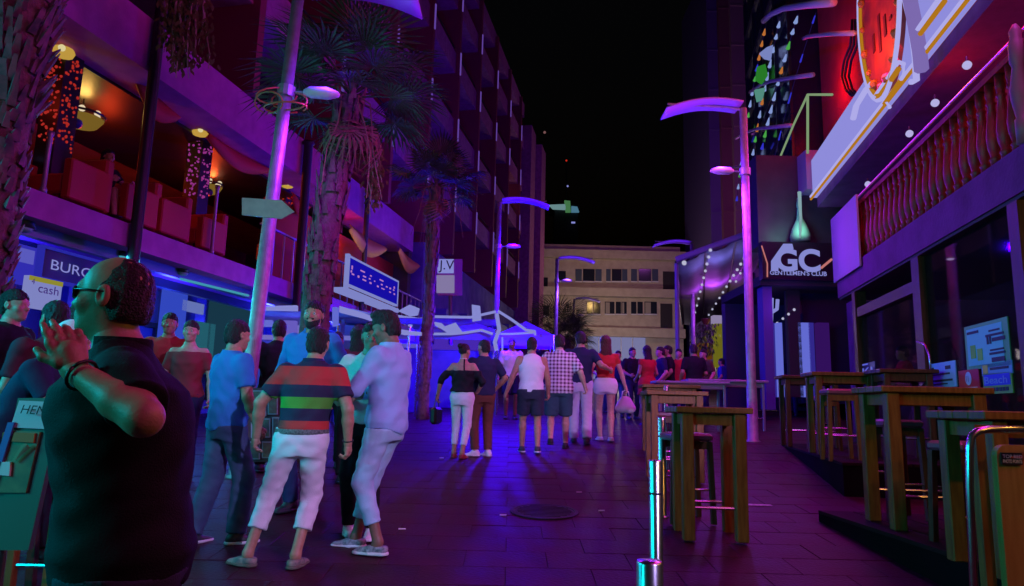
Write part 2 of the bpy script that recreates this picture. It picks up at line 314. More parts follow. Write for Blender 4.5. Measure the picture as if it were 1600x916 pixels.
    if hair != 'none':
        def fhair(p):
            q = hq(p); n = hairnoise(q)
            if hair == 'bald':
                d = sd_el(q, (0, -.012, .035), (.0755, .0965, .089)); d = smin(d, np.maximum(sd_el(q, (0, -.048, -.018), (.072, .064, .078)), q[:, 1]+.02), .02); d = np.maximum(d, q[:, 1]-.004-.28*np.minimum(q[:, 2]-.02, .05)*-1+.25*np.maximum(q[:, 2]-.03, 0)+.004*np.sin(120*q[:, 2]+60*q[:, 0])); return np.maximum(d, -q[:, 2]-.062)+n*.35
            d = sd_el(q, (0, -.014, .040), (.0815, .102, .096 if hair != 'quiff' else .105))
            if hair == 'quiff': d = smin(d, sd_el(q, (0, .045, .125), (.05, .045, .03)), .04)
            if hair == 'afro': d = sd_el(q, (0, -.025, .05), (.10, .12, .115))
            d = np.maximum(d, q[:, 1]*.75-q[:, 2]-.008+.006*np.sin(95*q[:, 0]+1)+.9*np.maximum(0, np.abs(q[:, 0])-.045))                                 # hairline over the forehead
            if hair in ('short', 'quiff', 'afro'):
                d = smin(d, np.maximum(sd_el(q, (0, -.048, -.018), (.073, .066, .078)), q[:, 1]+.012), .02); side = np.abs(q[:, 0])*.25
                return np.maximum(d, -q[:, 2]-.062-side+.004*np.sin(90*q[:, 0]))+n
            d = np.maximum(d, -q[:, 2]-.07)
            if hair == 'bun': d = np.minimum(d, sd_el(q, (0, -.105, .09), (.045, .045, .042)))
            ln = {'long': -.42, 'bob': -.15, 'bun': -.03}[hair]
            if hair != 'bun':
                d = smin(d, np.maximum(sd_loft(q, [(ln, .06, .02, 0, -.10), (ln*.6, .10, .04, 0, -.085), (-.05, .088, .06, 0, -.055), (.05, .085, .08, 0, -.02)]), q[:, 1]-.02), .04)
            return d+n
        part('hair', fhair, hm, hl-np.array([.2, .22, .5 if hair == 'long' else .22]), hl+np.array([.2, .2, .2]), hres)
    if hair == 'cap':
        pass
    if face:
        for s in (-1, 1):
            e = M().ball((H3((s*.031, .0745, .005)))*k, .0118*k, 10, 8).build('eye', mat('eye_white', (.7, .68, .66), .3), root, True)
            M().ball((H3((s*.031, .083, .005)))*k, .0058*k, 8, 6).build('iris', mat('iris_dark', (.02, .012, .008), .2), e, True)
            M().tube([H3((s*x, y, z))*k for x, y, z in ((.014, .087, .027), (.032, .083, .033), (.05, .068, .028))], [.003*k, .0042*k, .0025*k], 6).build('eyebrow', hm, root, True)
    if face in ('beard', 'moustache'):
        def fb(p):
            q = hq(p); d = smin(sd_el(q, (0, .022, -.035), (.065, .074, .088)), sd_el(q, (0, .058, -.088), (.036, .034, .030)), .03)
            d = np.maximum(d, q[:, 2]+.028+np.maximum(0, q[:, 1]-.02)*.45); d = np.maximum(d, .004-q[:, 1]); d = np.maximum(d, -sd_el(q, (0, .095, -.056), (.022, .03, .010)))
            mo = sd_rc(q, (-.024, .080, -.041), (.024, .080, -.041), .010, .010); return (np.minimum(d, mo) if face == 'beard' else mo)+hairnoise(q)*.4
        part('beard' if face == 'beard' else 'moustache', fb, hm, hl-.16, hl+.16, hres*.8)
    # ---- clothes
    sd_ = random.random()*9
    b = cl.get('bottom')
    if b:
        hem = b.get('hem', .07); g = b.get('g', .012); tt = cl.get('top'); wz = b.get('waist', 1.02)+pel[2]; wz = min(wz, tt.get('hem', .92)+.05+pel[2]) if tt and tt.get('hem', .92) < b.get('waist', 1.02)-.04 else wz; kr = b.get('knee', .070); hr_ = b.get('cuff', .062); pr = []
        for s in (0, 1):
            dn = nrm(an[s]-kn[s]); e2 = kn[s]+dn*(.425-max(hem-.085, 0)) if hem < .46 else kn[s]
            if hem < .46: pr += [('rc', hip[s], kn[s], .094*fat+g*.5, kr), ('rc', kn[s], e2, kr, hr_, e2, dn)]
            else:
                dt = nrm(kn[s]-hip[s]); e2 = hip[s]+dt*((.92-hem)/.43*.43); pr += [('rc', hip[s], hip[s]+dt*(.92-hem+.03), .096*fat+g, b.get('cuff', .09), e2, dt)]
        gp = grow(g)
        def fbot(p):
            d = np.maximum(sd_loft(p, gp, pel[2]+.80, wz), -1)
            if b.get('skirt'): d = sd_loft(p, [(hem, b['skirt'], b['skirt']*.8, pel[0], pel[1]), (.93+pel[2], .185, .13, pel[0], pel[1])]+[q for q in gp if q[0] > .97+pel[2]], hem, wz)
            else: d = smin(d, ev(p, pr, .02), .04); d = np.maximum(d, p[:, 2]-wz)
            return d+folds(p, b.get('fold', .004)*.55, 66, 20, sd_)
        part(b.get('name', 'trousers'), fbot, b['m'], lo, np.array([hi[0], hi[1], max(wz, max(q[2] for q in kn)+.12)+.03]))
        if b.get('belt'):
            gb = grow(g+.011); part('belt', lambda p: np.maximum(sd_loft(p, gb, wz-.045, wz-.005), -1), b['belt'], lo, hi)
    t = cl.get('top')
    if t:
        hem = t.get('hem', .92)+pel[2]; g = t.get('g', .016); sv = t.get('sleeve', .6); nk = t.get('neck', .075); pr = []; topz = t.get('topz', 1.50)+pel[2]
        for s in (0, 1):
            r0, r1 = .062*af+g*.5, t.get('cuff', .058)*af
            if sv <= 0: continue
            if sv <= 1: e2 = sh[s]+(el[s]-sh[s])*sv; pr.append(('rc', sh[s], sh[s]+(el[s]-sh[s])*min(1, sv+.2), r0, r1, e2, nrm(el[s]-sh[s])))
            else: e2 = el[s]+(wr[s]-el[s])*(sv-1); pr += [('rc', sh[s], el[s], r0, .053*af+.004), ('rc', el[s], el[s]+(wr[s]-el[s])*min(1, sv-.9), .052*af, .040*af, e2, nrm(wr[s]-el[s]))]
        gp = grow(g, t.get('flare', 0)); zb = hem
        if gp[0][0] > hem: gp = [(hem-.05, gp[0][1]+t.get('flare', 0)*.2+.03, gp[0][2]+.03, gp[0][3], gp[0][4])]+[q for q in gp if q[0] > .9+pel[2]]
        nc = spine(1.50)+np.array([0, .035, .02])
        def ftop(p):
            z_tilt = p[:, 2]-t.get('tail', 0)*np.minimum(np.abs(p[:, 0]-pel[0]), .16)*4*.16
            d = sd_loft(p, gp, hem-.03, 2.2); d = np.maximum(d, hem-z_tilt)
            if pr: d = smin(d, ev(p, pr, .02), .035)
            if t.get('tank'): 
                for s in (-1, 1): d = np.maximum(d, .066-np.linalg.norm((p-(sh[(s+1)//2]+np.array([s*.012, 0, .02])).astype(np.float32))*np.array([1, .45, .55], np.float32), axis=1))
            d = np.maximum(d, nk-np.linalg.norm((p-nc.astype(np.float32))*np.array([1, .9, 1.1], np.float32), axis=1)); d = np.maximum(d, p[:, 2]-topz)
            return d+folds(p, t.get('fold', .004)*.75, 44, 19, sd_+2)
        st = part(t.get('name', 'shirt'), ftop, t['m'], np.minimum(lo, [9, 9, hem-.05]), hi+np.array([0, 0, .1]))
        if t.get('collar'):
            cb = spine(1.455)
            def fcol(p):
                q = p-cb.astype(np.float32); r = np.linalg.norm(q[:, :2]*np.array([1, .95]), axis=1)-.070*af-.2*np.maximum(0, .03-q[:, 2])
                d = np.maximum(np.abs(r)-.006, np.maximum(q[:, 2]-.055, -q[:, 2])); return np.maximum(d, -np.maximum(np.abs(q[:, 0])-.03, .03-q[:, 1]))
            part('collar', fcol, t['collar'], cb-.13, cb+.13, min(res, .008))
    shs = cl.get('shoe')
    for s in (0, 1):
        if not shs: break
        a = an[s]; ty = math.radians(toes[s]); fd = np.array([-math.sin(ty), math.cos(ty), 0.]); pt_ = cl.get('lift', (0, 0))[s]; fd = nrm(fd*math.cos(pt_)+np.array([0, 0, -1])*math.sin(pt_)); upv = nrm(np.cross(np.cross(fd, [0, 0, 1]), fd))
        flr = a-upv*.085; hl_ = flr-fd*.055; to = flr+fd*.165; sd2 = np.cross(fd, upv); Rf = np.stack([sd2, fd, upv], 1)
        def floc(p): return (p-flr.astype(np.float32))@Rf.astype(np.float32)
        def fshoe(p):
            q = floc(p); d = sd_rc(q, (0, -.035, .04), (0, .03, .05), .042, .043); d = smin(d, sd_rc(q*np.array([1, 1, 1.35], np.float32), (0, .06, .035), (.0, .145, .018), .045, .036), .03)
            if not shs.get('low'): d = smin(d, sd_rc(q, (0, -.01, .05), (0, -.01, .085), .043, .042), .02)
            return np.maximum(d, np.maximum(-q[:, 2]+.012, q[:, 2]-(.062 if shs.get('low') else .095)))
        def fsole(p):
            q = floc(p); d = sd_rc(q*np.array([1, 1, 0], np.float32), (0, -.035, 0), (0, .04, 0), .047, .046); d = smin(d, sd_rc(q*np.array([1, 1, 0], np.float32), (0, .05, 0), (0, .145, 0), .05, .041), .03)
            return np.maximum(d, np.maximum(-q[:, 2], q[:, 2]-.024))
        lo2 = np.minimum(hl_, to)-.09; hi2 = np.maximum(hl_, to)+.12
        so_ = part('shoe', fshoe, shs['m'], lo2, hi2, min(res, .01))
        if so_: part('sole', fsole, shs.get('sole', shs['m']), lo2, hi2, min(res, .01), so_)
    J = dict(root=root, k=k, H3=H3, wr=wr, el=el, sh=sh, an=an, kn=kn, spine=spine, hand=hand_p, hq=hq, part=part)
    if extras: extras(J)
    return J
def stand(px, py, top):
    g = Gd(px, py); zt = P(px, top, g.y).z; return (g.x, g.y, g.z), max(zt-g.z, .5)
# ------------------------------------------------------------------ ground
def paving_mat(name, c, c2):
    mt = mat(name, c, .52, c2=c2, scale=2.2, bump=.3, bscale=34, detail=8, spec=.13); return mt
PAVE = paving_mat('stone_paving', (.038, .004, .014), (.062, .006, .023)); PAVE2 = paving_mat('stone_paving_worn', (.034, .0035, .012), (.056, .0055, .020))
g = M(); ys = [-12, 0, 46, 47, 400]
for i in range(4): g.add([(-220, ys[i], gz(ys[i])-.0055), (220, ys[i], gz(ys[i])-.0055), (220, ys[i+1], gz(ys[i+1])-.0055), (-220, ys[i+1], gz(ys[i+1])-.0055)], [(0, 1, 2, 3)])
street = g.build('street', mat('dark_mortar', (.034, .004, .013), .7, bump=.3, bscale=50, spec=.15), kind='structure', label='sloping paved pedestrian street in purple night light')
SX, SY, JT = .60, .40, .0022
cand = []; rest = M()
base = [(-SX/2+JT, -SY/2+JT), (SX/2-JT, -SY/2+JT), (SX/2-JT, SY/2-JT), (-SX/2+JT, SY/2-JT)]
def paver_geo():
    mm = M(); c = .003; mm.loft([[(x, y, -.03) for x, y in base], [(x, y, -c) for x, y in base], [(x-math.copysign(c, x), y-math.copysign(c, y), 0) for x, y in base]]); return mm
pm = paver_geo(); pme = []
for q in range(3):
    me = bpy.data.meshes.new('paver'); me.from_pydata(pm.v, [], pm.f); me.materials.append((PAVE, PAVE2, PAVE)[q]); pme.append(me)
for j in range(-2, 88):
    y = 1.4+j*SY
    for i in range(-22, 24):
        x = i*SX+(SX/2 if j % 2 else 0); v = Vector((x, y, gz(y)))-EYE; zc = v.dot(FW)
        if zc < .5: continue
        px = 800+F*v.dot(RT)/zc; py = 458-F*v.dot(UP)/zc
        dz = random.uniform(-.0025, .0025); ti = random.uniform(-.0018, .0018)
        cand.append((0 if (250 < px < 1500 and 600 < py < 930) else 1, y, x, dz, ti))
near = sorted([c for c in cand if c[0] == 0 and abs(c[2]) < 5])[:300]; ns = set((c[1], c[2]) for c in near)
sa = math.atan(SLOPE)
for c in near:
    o = bpy.data.objects.new('paver', random.choice(pme)); col.objects.link(o); o.parent = street; o.location = (c[2], c[1], gz(c[1])+c[3]); o.rotation_euler = (sa+c[4], c[4]*.7, 0)
for c in cand:
    if (c[1], c[2]) in ns or c[1] > 36: continue
    rest.add([(x+c[2], y+c[1], gz(c[1]+y)+c[3]+z) for x, y, z in pm.v], pm.f)
rest.build('paving', PAVE, street, kind='stuff')
mh = thing('manhole_cover', 'round dark iron manhole cover set in the paving', 'manhole', (.36, 6.98, gz(6.98)+.004)); mh.rotation_euler = (sa, 0, 0)
IRON = mat('cast_iron', (.012, .008, .011), .7, 0, bump=.3, bscale=40)
mm = M(); mm.lathe([(.33, -.02), (.33, .007), (.29, .009), (.285, .003)], n=28); mm.build('rim', IRON, mh)
mm = M(); mm.lathe([(.28, -.02), (.28, .006), (.01, .006)], n=28)
for a in range(-4, 5): 
    l = math.sqrt(.26**2-(a*.055)**2)
    mm.box(-l, l, a*.055-.012, a*.055+.012, .005, .011)
mm.build('lid', IRON, mh)
mk = P(1178, 790, 7.2); mk = Gd(1178, 790)
mm = M(); mm.slab([(mk.x-.18, mk.y-.035, mk.z+.003), (mk.x+.18, mk.y-.045, mk.z+.003), (mk.x+.18, mk.y+.035, mk.z+.009), (mk.x-.17, mk.y+.045, mk.z+.009)], (0, 0, .003)); mm.build('road_marking', mat('worn_white_paint', (.5, .45, .5), .7, c2=(.25, .2, .25), scale=30), kind='structure', label='short worn white painted dash on the paving beside the oak table')
for (px, py) in ((628, 829), (940, 800), (905, 771), (786, 807), (690, 717)):
    q = Gd(px, py); M().tube([(q.x-.03, q.y, q.z+.012), (q.x+.03, q.y+.01, q.z+.012)], .006, 6).build('cigarette_butt', WHITEP, label='white cigarette butt on the paving at x %d' % px if 0 else {628: 'white cigarette butt beside the patterned slip-on shoe', 940: 'tiny white butt right of the manhole cover', 905: 'tiny white scrap just above the manhole cover', 786: 'tiny white scrap left of the manhole cover', 690: 'tiny white scrap left of the woman in white trousers'}[px], category='litter')
# ------------------------------------------------------------------ left building: shops, open bar terrace, hotel above
hb = thing('hotel_building', 'long hotel block with lit fins above the red terrace bar', 'building', LF.pt(14, -2, gz(14)), world=True)
SLABM = mat('purple_render', (.42, .10, .40), .7, c2=(.34, .07, .33), scale=4, bump=.2, bscale=25)
def lbox(name, Y0, Y1, o0, o1, z0, z1, mt, par=hb, **k): return M().fbox(LF, Y0, Y1, o0, o1, z0, z1).build(name, mt, par, **k)
lbox('terrace_slab', -12, 24.5, -6, 0, 3.68, 4.03, SLABM)
lbox('fascia', -4, 22.5, -.8, 0, 6.43, 7.27, SLABM)
lbox('roof_slab', -4, 24, -6, -.803, 6.45, 6.75, mat('bar_ceiling', (.5, .36, .16), .8, c2=(.4, .28, .12), scale=2))
lbox('outer_soffit', -4, 9.4, -1.5, -.804, 6.38, 6.448, BLACK); lbox('outer_soffit', 9.403, 22.4, -3.4, -.804, 6.38, 6.448, BLACK)
lbox('bar_back_wall', -4, 24.5, -6.2, -5.9, 4.03, 6.45, mat('bar_wall', (.22, .025, .015), .8, c2=(.08, .012, .01), scale=1.2))
lbox('shop_wall', -12, 24.5, -2.6, -2.3, -.2, 3.68, mat('shop_wall', (.20, .20, .30), .6, c2=(.14, .14, .24), scale=2))
lbox('bar_side_wall', 22.4, 22.7, -5.9, -.1, 4.03, 6.43, DARKW)
# shopfront bays under the slab
BLUEP = mat('blue_panel', (.10, .12, .42), .4, c2=(.07, .09, .36), scale=3)
for Yc in (7.9, 11.3, 14.6, 18.0, 21.2):
    lbox('pier', Yc-.18, Yc+.18, -2.3, -1.9, -.1, 3.68, BLUEP)
for i, (a, b) in enumerate(((8.1, 11.1), (11.5, 14.4), (14.8, 17.8), (18.2, 21.0))):
    wn = lbox('shop_window', a+.1, b-.1, -2.295, -2.26, gz(a)+.4, 2.9, mat('lit_shop_glass%d' % (i % 2), (.05, .10, .35), .15) )
    for q in range(1, 4): lbox('mullion', lerp(a, b, q/4)-.03, lerp(a, b, q/4)+.03, -2.258, -2.2, gz(a)+.4, 2.9, DKMETAL, wn)
    lbox('transom', a+.1, b-.1, -2.258, -2.2, 2.9, 3.0, DKMETAL, wn)
# under-slab steel beams and tubes
for o in (-.35, -1.3): lbox('beam', -3.9, 24, o-.06, o+.06, 3.52, 3.678, mat('teal_steel', (.10, .20, .20), .35, .5))
def tube_thing(name, label, pts, r, mt, cat='light', n=8, group=None, par=None):
    if par is not None: return M().tube(pts, r, n).build(name, mt, par, True)
    return M().tube(pts, r, n).build(name, mt, None, True, label=label, category=cat, group=group)
for lab, a, b, o in (('white-teal tube light under the terrace slab beside the rough palm trunk', (36, 322), (112, 346), -.25), ('thin teal tube light above the burger sign', (75, 373), (182, 376), -.9), ('teal tube light under the slab right of the bald man', (282, 436), (388, 462), -.25)):
    A = LF.px(*a, o); B = LF.px(*b, o); tube_thing('tube_light', lab, [LF.pt(A[0], o, A[1]), LF.pt(B[0], o, B[1])], .022, GTEAL)
# hotel storeys
fins = [9.2, 12.7, 16.3, 19.8, 23.2, 26.7, 30.2, 33.7, 37.2, 40.7]
HB = mat('hotel_render', (.36, .12, .34), .8, c2=(.26, .07, .25), scale=5, bump=.5, bscale=14)
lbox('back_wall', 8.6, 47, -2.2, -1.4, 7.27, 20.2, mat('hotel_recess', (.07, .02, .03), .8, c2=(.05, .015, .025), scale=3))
for z0, z1 in ((9.1, 9.95), (11.95, 12.8), (14.75, 15.6), (17.55, 18.4)): 
    lbox('balcony_front', 8.6, 42.4, -.25, 0, z0, z1, HB); lbox('floor_slab', 8.6, 42.4, -1.4, -.253, z0, z0+.25, HB)
lbox('parapet', 8.6, 42.4, -1.4, 0, 19.7, 20.55, HB)
FINM = mat('red_fin', (.22, .03, .07), .6)
for i, Y in enumerate(fins):
    f_ = lbox('fin', Y-.10, Y+.10, -1.4, .16, 7.275, 20.3, FINM)
    for z0, z1 in ((9.0, 9.98), (11.9, 12.82), (14.7, 15.65), (17.5, 18.45)):
        if Y > 15: lbox('light_strip', Y-.04, Y+.04, .163, .20, z0, z1, em('fin_glow', (.11, .05, .32)), f_)
    for kz, z in enumerate((7.4, 10.1, 12.9, 15.7)):
        if i < len(fins)-1:
            wn = lbox('window', Y+.5, Y+2.9, -1.398, -1.36, z, z+1.75, em('yellow_window', (.42, .2, .01)) if (i == 8 and kz == 2) else GLASS)
            for q in (0, .5, 1): lbox('frame', lerp(Y+.47, Y+2.85, q), lerp(Y+.53, Y+2.93, q), -1.358, -1.32, z, z+1.75, DKMETAL, wn)
    if i < len(fins)-1:
        for z in (9.95, 12.8, 15.6): lbox('handrail', Y+.1, Y+3.4, -.10, -.06, z+.25, z+.29, DKMETAL)
for Y, o, z in ((42.4, .5, 19.2), (44.2, .9, 18.6), (45.8, .6, 18.2)): lbox('end_bay', Y+.004, Y+1.8, -2.2, o, gz(Y)-.2, z, HB)
lbox('low_wall', 24.5, 42.4, -2.6, -.3, .5, 7.27, mat('low_wall', (.16, .14, .40), .8, c2=(.10, .09, .30), scale=2))
for Y in (26, 29, 32, 35, 38):
    lbox('shop_opening', Y-.0, Y+2.2, -.298, -.26, gz(Y)+.1, gz(Y)+2.5, GLASS); lbox('awning_board', Y-.2, Y+2.4, -.3, .25, gz(Y)+2.6, gz(Y)+3.1, BLUEP)
# dark columns and thin posts on the terrace edge
A = LF.px(205, 392, .12)
def column(label, Y, r, z0, z1, mt, o=.1, cat='column', name='steel_column'):
    c = LF.pt(Y, o, 0); mm = M(); mm.lathe([(r*1.5, z0), (r*1.5, z0+.06), (r, z0+.09), (r, z1-.08), (r*1.4, z1-.05), (r*1.4, z1)], c, 12); return mm.build(name, mt, None, True, label=label, category=cat)
column('tall black steel column in front of the red terrace bar', LF.px(228, 229, .1)[0], .085, gz(9.6), 9.1, BLACK, .1)
column('slim black column between the palm trunk and the blue food sign', 14.9, .10, gz(15), 7.2, BLACK, .14)
column('slim dark column right of the blue food sign', 18.3, .07, gz(18), 7.2, BLACK, .14)
for lab, px, yb, yt in (('thin purple rail post at left end of the terrace', 68, 292, 200), ('thin purple rail post in front of the red armchairs', 331, 386, 285), ('thin purple rail post beside the wide palm trunk', 472, 440, 376)):
    Y, z = LF.px(px, yb, -.06); z2 = LF.px(px, yt, -.06)[1]; column(lab, Y, .03, 4.032, z2, mat('purple_post', (.35, .3, .4), .4, .5), -.06, 'post', 'rail_post')
# glass wind screen along terrace
# bar furniture
def armchair(label, Y, o, rz, s=1.0):
    r = thing('armchair', label, 'armchair', LF.pt(Y, o, 4.031), math.atan2(-.19, 1)+rz, 'red armchairs on the terrace')
    M().cbox(-.34, .34, -.34, .34, .18, .46, .03).build('seat', REDUP, r); M().cbox(-.40, .40, .342, .50, .10, .90, .03).build('backrest', REDUP, r)
    for sx in (-1, 1): M().cbox(sx*.41-.07, sx*.41+.07, -.36, .341, .10, .66, .02).build('armrest', REDUP, r)
    for sx in (-1, 1):
        for sy in (-1, 1): M().box(sx*.3-.025, sx*.3+.025, sy*.28-.025, sy*.28+.025, 0, .18).build('leg', BLACK, r)
for lab, px in (('red armchair at the left end of the terrace by the palm trunk', 100), ('red armchair just left of the tall black column', 186), ('red armchair just right of the tall black column', 240), ('red armchair behind the thin purple rail post', 303)):
    Y, z = LF.px(px, 310+(px-100)*.33, -.55); armchair(lab, Y, -.62, 0)
def bar_table(label, Y, o):
    r = thing('bar_table', label, 'table', LF.pt(Y, o, 4.031), 0, 'tables on the terrace')
    M().lathe([(.40, .72), (.40, .76), (.01, .76)], n=16).build('tabletop', BLACK, r); M().lathe([(.03, .03), (.03, .72)], n=8).build('stem', DKMETAL, r); M().lathe([(.25, 0), (.25, .03), (.03, .04)], n=12).build('base', DKMETAL, r)
    return r
for lab, Y, o, cs in (('round dark terrace table lit by green and white lights, left of the column', 9.0, -1.3, (GGRN, GW)), ('round dark terrace table lit by a green light, right of the column', 10.9, -1.3, (GPUR, GGRN)), ('round dark terrace table behind the arrow board', 13.0, -1.3, (GTEAL, GBLUE))):
    bar_table(lab, Y, o)
    for q, gm in enumerate(cs):
        c = LF.pt(Y-.15+.3*q, o+.2, 4.792); M().lathe([(.035, 0), (.045, .09), (.01, .09)], c, 8).build('table_candle', gm, label='%s glowing glass on the %s' % (('green', 'white', 'purple', 'green', 'teal', 'blue')[(0, 2, 4)[int((Y-9)/1.9+.3)]+q], lab.split(' lit')[0].split(' behind')[0]+(' right of column' if 10 < Y < 12 else ' left of column' if Y < 10 else ' behind arrow board')), category='candle')
def bead_column(label, px, py0, py1, o, c1):
    Y, z0 = LF.px(px, py1, o); z1 = LF.px(px, py0, o)[1]; r = thing('lattice_column', label, 'column', LF.pt(Y, o, 4.031), world=True)
    M().fbox(LF, Y-.16, Y+.16, o-.16, o+.16, 4.032, 6.43).build('shaft', BLACK, r)
    mm = M(); random.seed(int(px)); 
    for i in range(130):
        zz = random.uniform(max(4.1, z0), z1); aa = random.uniform(-.13, .13); c = LF.pt(Y+aa, o+.165, zz) if i % 2 else LF.pt(Y-.165, o+aa, zz); mm.ball(c, random.uniform(.012, .026), 5, 4)
    mm.build('lit_hole', c1, r, kind='stuff')
bead_column('dark lattice column with red lit holes next to the yellow ceiling', 84, 85, 235, -.9, em('hole_red', (.38, .02, .015))); bead_column('dark lattice column with purple lit holes behind the first chandelier arms', 305, 200, 310, -1.0, em('hole_pink', (.28, .03, .22))); bead_column('lattice column with red lit holes beside the palm trunk', 437, 300, 380, -1.2, em('hole_red', (.38, .02, .015)))
for lab, px, py in (('yellow wall lamp above the left lattice column', 99, 82), ('yellow wall lamp above the purple lattice column', 313, 207), ('yellow wall lamp right of the lamp pole', 449, 289)):
    Y, z = LF.px(px, py, -.7); c = LF.pt(Y, -.7, z); r = thing('wall_lamp', lab, 'lamp', c, world=True)
    M().lathe([(.02, -.09), (.13, -.05), (.15, 0), (.13, .05), (.02, .09)], c, 12).build('lamp_shade', em('amber', (.5, .3, .05)), r, True); M().ball(c+Vector((.06, -.13, 0)), .05).build('bulb', em('amber_core', (.7, .6, .3)), r, True)
    M().tube([c+LF.n*-.1, LF.pt(Y, -.95, z)], .02).build('arm', BLACK, r)
def chandelier(label, px, py, o, r_, n, mtb):
    Y, z = LF.px(px, py, o); c = LF.pt(Y, o, z); r = thing('chandelier', label, 'chandelier', c, world=True)
    M().tube([c+Vector((0, 0, .1)), Vector((c.x, c.y, 6.45))], .012).build('chain', BLACK, r)
    M().tube([c+Vector((r_*math.cos(a*math.pi/8), r_*math.sin(a*math.pi/8), .02)) for a in range(17)], .02).build('ring', DKMETAL, r)
    M().lathe([(.03, -.22), (r_*.7, -.16), (r_*.97, -.03), (r_*.95, -.03), (r_*.6, -.13), (.02, -.18)], c, 16).build('glass_bowl', em('amber_glass', (.17, .10, .015)), r, True)
    for i in range(n):
        a = i*2*math.pi/n; M().ball(c+Vector((r_*.75*math.cos(a), r_*.75*math.sin(a), .05)), .055, 8, 6).build('bulb', mtb, r, True)
        M().tube([c+Vector((0, 0, -.1)), c+Vector((r_*.75*math.cos(a), r_*.75*math.sin(a), 0))], .012, 6).build('arm', BLACK, r)
    for a, mc in ((3.9, mat('red_glass', (.3, .02, .02), .3)), (5.0, mat('blue_glass', (.02, .03, .3), .3))): M().ball(c+Vector((r_*.6*math.cos(a), r_*.6*math.sin(a), -.2)), .09, 8, 6).build('glass_drop', mc, r, True)
    return c
ch1 = chandelier('round amber glass chandelier under the yellow bar ceiling', 128, 182, -1.7, .34, 6, em('hot_bulb', (.75, .62, .4)))
ch2 = chandelier('small chandelier with bare bulbs in the red bar room', 329, 290, -2.0, .26, 5, em('hot_bulb', (.75, .62, .4)))
# draped red cloths along the opening
CLOTH = mat('red_drape', (.40, .05, .025), .7, bump=.2)
def drape(label, a, b, o=-.5, sag=.35, m_=CLOTH):
    A = LF.px(*a, o); B = LF.px(*b, o); mm = M(); N = 14; rings = []
    for i in range(N+1):
        t = i/N; Y = lerp(A[0], B[0], t); zt = lerp(A[1], B[1], t)-.06*math.sin(t*math.pi); d = sag*(.35+.65*math.sin(t*math.pi))
        rings.append([LF.pt(Y, o+.02, zt), LF.pt(Y, o+.10+.03*math.sin(9*t), zt-d*.5), LF.pt(Y, o+.03, zt-d), LF.pt(Y, o, zt-d), LF.pt(Y, o+.06+.03*math.sin(9*t), zt-d*.5), LF.pt(Y, o, zt)])
    mm.loft(rings).build('draped_cloth', m_, None, True, label=label, category='drape')
drape('red cloth swag left of the lamp pole', (322, 205), (420, 262)); drape('red cloth swag right of the lamp pole', (455, 300), (480, 320)); drape('red cloth swag beside the tall black column', (208, 105), (275, 178), -.5, .4)
drape('yellow edged cloth swag above the blue food sign', (545, 350), (600, 385), .1, .5, mat('gold_drape', (.5, .34, .05), .6)); drape('yellow edged cloth swag right of the blue food sign', (622, 385), (652, 412), .1, .5, mat('gold_drape', (.5, .34, .05), .6))
# red backing band with bar shelves
lbox('bar_shelf', 15, 22.4, -.9, -.6, 4.032, 6.0, mat('deep_red', (.32, .02, .015), .7))
lbox('handrail', 13.6, 24.4, -.09, -.03, 4.98, 5.02, mat('purple_post', (.35, .3, .4), .4, .5))
for i in range(26): lbox('railing_bar', 13.7+i*.41, 13.73+i*.41, -.075, -.045, 4.031, 4.98, mat('purple_post', (.35, .3, .4), .4, .5))
# ------------------------------------------------------------------ signs on the left
def lsign(name, label, x0, y0, x1, y1, o, board, border=None, cat='sign', th=.08, bw=.04):
    Y0, zt = LF.px(x0, y0, o); Y1, zb = LF.px(x1, y1, o); _, zb = LF.px(x0, y1 if 0 else y0, o); zb = LF.px(x1, y1, o)[1]
    r = thing(name, label, cat, LF.pt((Y0+Y1)/2, o, zb), world=True); M().fbox(LF, Y0, Y1, o-th, o, zb, zt).build('board', board, r)
    if border:
        for a, b, c, d in ((Y0-bw, Y1+bw, zt, zt+bw), (Y0-bw, Y1+bw, zb-bw, zb), (Y0-bw, Y0, zb, zt), (Y1, Y1+bw, zb, zt)): M().fbox(LF, a, b, o-th, o+.012, c, d).build('border', border, r)
    return r, Y0, Y1, zb, zt
NAVY = mat('navy_board', (.015, .015, .10), .35)
r, Y0, Y1, zb, zt = lsign('shop_sign', 'dark blue shop sign with white burger lettering', 70, 388, 226, 468, -.5, NAVY, em('sign_edge', (.02, .02, .35)))
text('BURGER', LF.pt(LF.px(80, 410, -.5)[0], -.5, zb+(zt-zb)*.32), LF.t, (0, 0, 1), (zt-zb)*.36, GW, r, width=LF.px(170, 430, -.5)[0]-LF.px(80, 410, -.5)[0], bold=.0)
r, Y0, Y1, zb, zt = lsign('light_box', 'tall blue and white light box at far left of the shops', 12, 376, 52, 448, -.9, em('lightbox', (.03, .025, .42)), None)
M().fbox(LF, Y0+.06, Y1-.06, -.899, -.885, lerp(zb, zt, .55), zt-.05).build('panel', em('lightbox_white', (.10, .10, .50)), r)
r, Y0, Y1, zb, zt = lsign('cash_sign', 'white and yellow lit cash sign under the burger sign', 46, 430, 92, 488, -.2, em('cash_white', (.20, .22, .52)), None)
M().fbox(LF, Y0, Y1, -.199, -.19, zt-.06, zt).build('top_strip', em('cash_yellow', (.26, .24, .03)), r); text('cash', LF.pt(Y0+.14, -.19, lerp(zb, zt, .52)), LF.t, (0, 0, 1), .11, mat('purple_ink', (.10, .02, .25), .6), r, width=(Y1-Y0)*.62); text('4', LF.pt(Y0+.03, -.19, lerp(zb, zt, .74)), LF.t, (0, 0, 1), .07, mat('purple_ink', (.10, .02, .25), .6), r)
r, Y0, Y1, zb, zt = lsign('atm_sign', 'dark sign with yellow lit ATM letters', 234, 384, 275, 419, -.3, DARKW, None)
